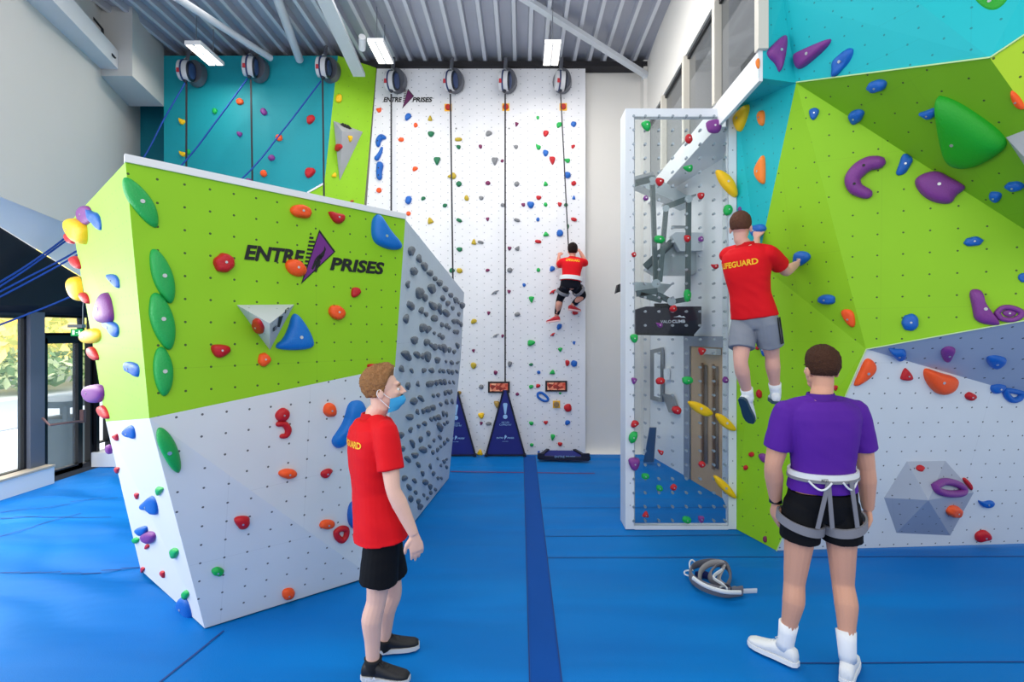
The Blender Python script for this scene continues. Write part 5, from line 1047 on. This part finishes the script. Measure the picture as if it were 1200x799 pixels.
        for a, w_, h_ in zz: for_.append((g(a, 0, z0+.016*s+h_*s/2), lat*w_*s, up*(h_*s/2)))
        U.sect(for_, 18, 2.4); sh = build('shoe', U, mat(sp['shoe'][0], sp['shoe'][1], .6, bump=.2, bscale=200), rt, smooth=180)
        S2 = MB(); ol = [(-.068, .015), (-.05, .034), (0, .038), (.05, .040), (.10, .047), (.15, .049), (.19, .041), (.213, .02)]
        po = [g(a, w_, z0) for a, w_ in ol]+[g(a, -w_, z0) for a, w_ in ol[::-1]]
        S2.prism(po, up*.024*s); build('sole', S2, mat(sp['shoe'][2], sp['shoe'][3], .6), sh, smooth=40)
        lm = MB()
        for i in range(5): a = .045+.022*i; hh = z0+.016*s+(.079-.02*i*.6)*s; lm.tube([g(a, -.022, hh-.004*s), g(a+.004, 0, hh+.006*s), g(a, .022, hh-.004*s)], .0028*s, 6)
        lm.tube([g(.045, 0, z0+.10*s), g(.05, .028, z0+.105*s), g(.075, .034, z0+.085*s), g(.05, .005, z0+.098*s)], .0025*s, 6)
        if sp.get('laces', True): build('laces', lm, mat(sp['shoe'][4], sp['shoe'][5], .8), sh)
    # ---- hair and face
    q = lambda x, y, z: hd+(X_*x+Y_*y+Z_*z)*s
    hr = sp['hair']; hm_ = MB(); nU, nV = 96, 60; rings = []; rnd = random.Random(5)
    for j in range(1, nV):
        a = -math.pi/2+math.pi*j/nV; ring = []
        for i in range(nU):
            t = i*math.tau/nU; dx, dy, dz = math.cos(a)*math.cos(t), math.cos(a)*math.sin(t), math.sin(a)
            # hairline falls from forehead (front) to nape (back)
            u_ = max(0, min(1, (dy+.02)/.72)); u_ = u_*u_*(3-2*u_); line = hr.get('nape', -.035)+(hr.get('front', .062)-hr.get('nape', -.035))*u_
            z = .032+.086*dz
            k = max(0, min(1, (z-line)/.018)); top = max(0, dz)
            fade = max(0, min(1, (z-line)/.055)); k = max(0, min(1, (z-line)/.026))
            rad_ = -.012+k*(.0125+fade*hr.get('side', .006)+top*hr.get('top', .016)+(hr.get('quiff', 0)*max(0, dy)*max(0, dz)))
            nz = noise.noise(V((dx*5, dy*5, dz*5)))*.5+noise.noise(V((dx*14+dz*8, dy*14, dz*10)))*.35+noise.noise(V((t*9+dz*3, dz*4, 3)))*.6+rnd.uniform(-.12, .12)
            rad_ += k*nz*hr.get('rough', .008)
            ring.append(q(dx*(.077+rad_), -.014+dy*(.098+rad_), .032+dz*(.088+rad_)))
        rings.append(ring)
    hm_.loft(rings); build('hair', hm_, mat(hr['m'][0], hr['m'][1], .8, bump=1.0, bscale=120, var=.35, spec=.2), rt, smooth=180)
    for k in (-1, 1):
        e = build('eye', MB().ell(q(k*.032, .083, -.002), .0115*s, .010*s, .0105*s, 14, 10, fr=(X_, Y_, Z_)), mat('eye_white', (232, 230, 226), .3), rt)
        build('iris', MB().ell(q(k*.032, .0915, -.002), .0052*s, .003*s, .0052*s, 10, 8, fr=(X_, Y_, Z_)), mat('iris_dark', (50, 60, 70), .3), e)
        build('eyebrow', MB().tube([q(k*.014, .0965, .019), q(k*.032, .0955, .024), q(k*.050, .082, .018)], [.003*s, .004*s, .0025*s], 8), mat(hr['m'][0]+'_brow', tuple(int(c*.8) for c in hr['m'][1]), .9), rt)
    if sp.get('text'):
        dg = bpy.context.evaluated_depsgraph_get(); me = shirt.data; o = WO[shirt.name]
        bv = BVHTree.FromPolygons([v.co+o for v in me.vertices], [tuple(p.vertices) for p in me.polygons])
        txt, t_, w_, h_, cc = sp['text']; c = Pv+d*(L_*t_)-ff*.35
        p0, p1 = c-rr*w_/2*s, c+rr*w_/2*s
        def pj(p):
            h2, n2, _, _ = bv.ray_cast(p, ff)
            return (h2-ff*.004) if h2 is not None else p+ff*.3
        tm = MB(); put_text(tm, txt, p0, p1, h_*s, -ff, 0, .03, proj=pj, vdir=d)
        build('lettering', tm, mat('lettering_'+cc, {'yellow': (250, 190, 20)}[cc], .6), shirt, smooth=0)
    return rt, J, dict(d=d, rr=rr, ff=ff, L=L_, Pv=Pv, sec=sec, s=s, X=X_, Y=Y_, Z=Z_, q=q, f=f)
red_shirt = ('shirt_red', (222, 10, 26))
# man in red polo, side view, mask under the chin
r1, J, K1 = person(dict(label='person in red polo and black shorts with a blue mask under the nose, looking right', base=0, s=.97, f=(.88,.47,0), face=(.96,.22,.09), vox=.0045,
  waist=.0, loose=1.2, j=dict(head=(449,457,2.84), nb=(437,488,2.87), shR=(452,507,2.72), shL=(426,506,3.02), elR=(461,574,2.66), wrR=(485,626,2.68), elL=(440,572,3.10), wrL=(452,618,3.16), pel=(446,609,2.88), hipR=(450,614,2.80), hipL=(447,611,2.97), knR=(441,704,2.80), knL=(460,695,3.02), anR=(437,778,2.80), anL=(450,753,3.04)),
  hdR=(.18,.05,-1), pnR=(-.5,.8,0), thR=-1, curlR=.45, hdL=(.1,0,-1), pnL=(-.5,-.8,0), thL=1, toeR=(.97,-.1,0), toeL=(.97,.22,0), sole={'R': .006, 'L': .006}, skin=('skin_pale', (232, 186, 168)), shirt=red_shirt, pants=('shorts_black', (14, 15, 20)), hem=-.13, short=.74, flare=1.08,
  shoe=('shoe_black', (22, 23, 28), 'sole_grey', (205, 208, 212), 'lace_black', (30, 30, 34)), sock=('sock_black', (20, 20, 24), .10), hair=dict(m=('hair_sandy', (156, 112, 74)), top=.022, side=.008, quiff=.035, rough=.014, nape=-.05, front=.075), text=('LIFEGUARD', .76, .27, .036, 'yellow')))
q = K1['q']; X, Y, Z = K1['X'], K1['Y'], K1['Z']; mk = MB(); rings = []
for j in range(9):
    v = j/8; z = -.047-.078*v; yc = .020+.02*(1-v); ry = (.094-.030*abs(v-.35)**1.3*1.6)+.010*math.sin(v*math.pi); rx = .064-.014*v
    rings.append([q(rx*math.sin(a_), yc-.010+(ry)*math.cos(a_)*.98, z+.008*math.cos(a_)+.0025*math.sin(v*18)) for a_ in [(-.95+1.9*i/16)*math.pi/2 for i in range(17)]])
n_ = 17; vs_ = [p for r in rings for p in r]; fs_ = [(a*n_+i, a*n_+i+1, (a+1)*n_+i+1, (a+1)*n_+i) for a in range(8) for i in range(16)]
msk = build('face_mask', MB().add(vs_, fs_), mat('mask_blue', (60, 170, 226), .7, bump=.2, bscale=90), r1, smooth=180)
for k in (1, -1):
    build('ear_loop', MB().tube(crom([q(k*.062, .040, -.045), q(k*.074, .015, -.025), q(k*.083, -.015, .012), q(k*.084, -.032, -.005), q(k*.078, -.022, -.035), q(k*.06, .028, -.098)], 5), .0022, 6), mat('loop_white', (240, 240, 242), .7), msk)
lgm = MB(); an = J['anR']; put_text(lgm, 'FILA', an+V((-.03,-.045,-.065)), an+V((.03,-.047,-.055)), .018, V((0,-1,0)), .2, .03); build('shoe_logo', lgm, mat('print_white', (225,228,235)), r1, smooth=0)
# man in purple polo, seen from behind
r2, J, K2_ = person(dict(label='person in purple polo and black shorts wearing a climbing harness, seen from behind', base=0, s=1.03, f=(.06,1,0), face=(.03,1,.02), vox=.0045, arch=.7, arm=1.13,
  j=dict(head=(962,433,2.90), nb=(962,466,2.87), shR=(1003,484,2.87), shL=(921,484,2.88), elR=(1015,548,2.90), wrR=(1017,596,2.94), elL=(906,546,2.92), wrL=(909,588,3.02), pel=(963,588,2.89), hipR=(984,592,2.88), hipL=(941,592,2.90), knR=(988,684,2.90), knL=(931,682,2.94), anR=(993,765,2.80), anL=(921,752,2.95)),
  hdR=(-.12,.05,-1), pnR=(-1,.1,0), thR=-1, curlR=.55, hdL=(0,.15,-1), pnL=(1,.1,0), thL=1, curlL=.45, toeR=(.62,.78,0), toeL=(-.62,.78,0), sole={'R': .006, 'L': .006}, skin=('skin_tan', (214, 158, 132)), shirt=('shirt_purple', (84, 30, 150)), pants=('shorts_black2', (12, 13, 18)), hem=.13, short=.42, flare=1.02, waist=.12,
  shoe=('shoe_white', (232, 234, 236), 'sole_white', (238, 240, 242), 'lace_white', (244, 244, 246)), sock=('sock_white', (240, 242, 246), .32), hair=dict(m=('hair_dark_brown', (70, 44, 32)), top=.014, side=.006, rough=.005, nape=-.045, front=.07)))
m_hw = mat('harness_white', (226, 228, 230), .6); m_hg = mat('harness_grey', (128, 128, 136), .8, bump=.2, bscale=200)
Pv, d_, rr_, ff_, L_, s_ = (K2_[k] for k in ('Pv', 'd', 'rr', 'ff', 'L', 's'))
hz = build('waist_belt', MB(), m_hw, r2) if False else None
def ring_at(c, a, b, w_, th, up, m, nm, par, n=40):
    R = []
    for (o_, z_) in ((0, -w_/2), (th, -w_/2), (th, w_/2), (0, w_/2)): R.append([c+a*(1+o_/a.length)*math.cos(i*math.tau/n)+b*(1+o_/b.length)*math.sin(i*math.tau/n)+up*z_ for i in range(n)])
    return build(nm, MB().loft(R+[R[0]], cap=False), m, par, smooth=50)
sc = K2_['sec'](.29, .35, .019*s_)[0]
belt = ring_at(sc[0], sc[1], sc[2]*1.04, .046, .014, d_, m_hw, 'harness_belt', r2)
ring_at(sc[0]-d_*.014, sc[1]*1.01, sc[2]*1.05, .016, .016, d_, m_hg, 'belt_stripe', belt)
for k, sg in (('L', -1), ('R', 1)):
    hp, kn = J['hip'+k], J['kn'+k]; u = (kn-hp).normalized(); c = hp.lerp(kn, .20)+rr_*sg*.006; a = (rr_+u*(-.22*sg)).normalized(); bb = (ff_+u*-.15).normalized()
    ring_at(c, a*.111*s_, bb*.112*s_, .048, .012, -u, m_hg, 'leg_loop', belt)
    cback = sc[0]-ff_*(sc[2].length*1.04)
    for o1, o2 in ((.045, .012), (.045, .075)) if k == 'L' else ((.075, .095),):
        p = cback+rr_*sg*o1-d_*.01-ff_*.014; e_ = hp.lerp(kn, .16)-ff_*.128*s_+rr_*((o2*sg)-(hp-Pv).dot(rr_)*0)*1.0; e_ = V((Pv+rr_*sg*o2*1.25).to_tuple())-ff_*.124*s_+d_*((hp.lerp(kn, .17)-Pv).dot(d_))
        build('riser_strap', MB().bar(p, e_, .022, .006, -ff_), m_hg, belt, smooth=0)
    # gear loop
    t0 = cback+rr_*sg*.02-ff_*.02; pts = [cback+rr_*sg*(.03+.1*i/8)-ff_*(.02-.045*(i/8)**2)-d_*(.012+.042*math.sin(math.pi*i/8)) for i in range(9)]
    build('gear_loop', MB().tube(pts, .0055, 8), m_hw, belt)
hl = MB(); cback = sc[0]-ff_*(sc[2].length*1.04+.017); put_text(hl, 'PETZL', cback-rr_*.085-d_*.006, cback-rr_*.045-d_*.006, .014, -ff_, 0, .03, vdir=d_); build('belt_logo', hl, ink, belt, smooth=0)
build('carabiner', MB().torus(J['wrR']+V((-.055, .03, .06)), V((.014,0,0)), V((0,0,.045)), .006, 18, 8), m_steel, belt)
build('belay_device', MB().obox(J['wrR']+V((-.075,.02,.03)), (.022,0,0), (0,.015,0), (0,0,.03)).obox(J['wrR']+V((-.075,.02,-.01)), (.014,0,0), (0,.012,0), (0,0,.02)), mat('device_blue', (60, 150, 200), .4), belt, smooth=0)
wb = J['wrL']; ring_at(wb-(wb-J['elL']).normalized()*.01, rr_*.031, ff_*.031, .026, .005, (wb-J['elL']).normalized(), mat('watch_black', (18, 18, 20), .4), 'wristband', r2)
# climber on the right wall
r3, J, K3 = person(dict(label='person in red polo and grey shorts climbing the right wall, back to the camera', base=1.35, s=.98, f=(.55,.83,0), face=(.45,.85,.15), vox=.006,
  j=dict(head=(868,267,4.05), nb=(873,288,4.05), shR=(901,297,3.93), shL=(853,299,4.20), elR=(921,318,4.08), wrR=(934,309,4.28), elL=(884,310,4.45), wrL=(887,279,4.60), pel=(884,372,4.08), hipR=(899,377,4.01), hipL=(871,378,4.13), knR=(905,418,4.10), knL=(868,424,4.05), anR=(909,460,4.18), anL=(877,466,4.15)),
  hdR=(.5,.7,.35), pnR=(.6,-.5,-.6), thR=1, curlR=1.1, hdL=(.25,.5,.8), pnL=(.6,.4,-.5), thL=-1, curlL=.9, toeR=(.35,.9,0), toeL=(.4,.35,-.7), skin=('skin_pink', (222, 168, 152)), shirt=red_shirt, pants=('shorts_grey', (132, 138, 150)), hem=.0, short=.66, flare=1.02, wrinkle=.007,
  shoe=('shoe_white2', (226, 230, 236), 'sole_dark', (40, 70, 90), 'lace_navy', (20, 40, 60)), sock=('sock_white2', (236, 240, 244), .26), hair=dict(m=('hair_short_brown', (96, 62, 48)), top=.012, side=.004, rough=.005, nape=-.03, front=.07), text=('LIFEGUARD', .73, .30, .045, 'yellow')))
Pv, d_, rr_, ff_ = (K3[k] for k in ('Pv', 'd', 'rr', 'ff'))
st_ = MB(); hp, kn = J['hipR'], J['knR']; sv = (rr_-ff_*.2).normalized()
for o_ in (-.014, .014): st_.bar(hp+sv*.104+ff_*o_+V((0,0,.03)), hp.lerp(kn, .62)+sv*.108+ff_*o_, .009, .006, sv)
build('side_stripes', st_, m_black, r3, smooth=0)
# far climber
r4, J, K4_ = person(dict(label='small far person in red shirt and black leggings climbing the white back wall', base=2.1, s=.86, f=(0,1,0), face=(0,1,.1), vox=.009,
  j=dict(head=(671,294,7.66), nb=(671,302.5,7.62), shR=(682,307,7.6), shL=(659.5,307,7.6), elR=(687,309,7.72), wrR=(680,295,7.80), elL=(654,312,7.72), wrL=(655,300,7.80), pel=(668.5,334,7.56), hipR=(674,336,7.55), hipL=(662.5,336,7.55), knR=(683,346,7.66), knL=(656,351,7.64), anR=(670,358,7.70), anL=(652,371,7.72)),
  hdR=(-.35,.6,.6), pnR=(-.3,.5,-.6), thR=1, curlR=.9, hdL=(.2,.6,.7), pnL=(.3,.5,-.6), thL=-1, curlL=.9, toeR=(.75,.55,-.1), toeL=(-.75,.55,-.1), tights=True, hem=.12, skin=('skin_far', (216, 150, 130)), shirt=red_shirt, pants=('leggings_black', (14, 16, 28)), wrinkle=.005,
  shoe=('shoe_red', (190, 26, 44), 'sole_pink', (236, 190, 190), 'lace_white', (244, 244, 246)), hair=dict(m=('hair_black', (34, 22, 22)), top=.02, side=.008, rough=.006, nape=-.06, front=.07), text=('LIFEGUARD', .80, .24, .045, 'yellow')))
Pv, d_, rr_, ff_, L_, s_ = (K4_[k] for k in ('Pv', 'd', 'rr', 'ff', 'L', 's')); sc = K4_['sec'](.22, .3, .03*s_)[0]
belt = ring_at(sc[0], sc[1], sc[2]*1.05, .06, .014, d_, m_hw, 'harness_belt', r4)
for k in ('L', 'R'):
    hp, kn = J['hip'+k], J['kn'+k]; u = (kn-hp).normalized(); a = rr_-u*rr_.dot(u); a.normalize(); ring_at(hp.lerp(kn, .42), a*.102*s_, a.cross(u)*.105*s_, .045, .012, u, m_hg, 'leg_loop', belt)
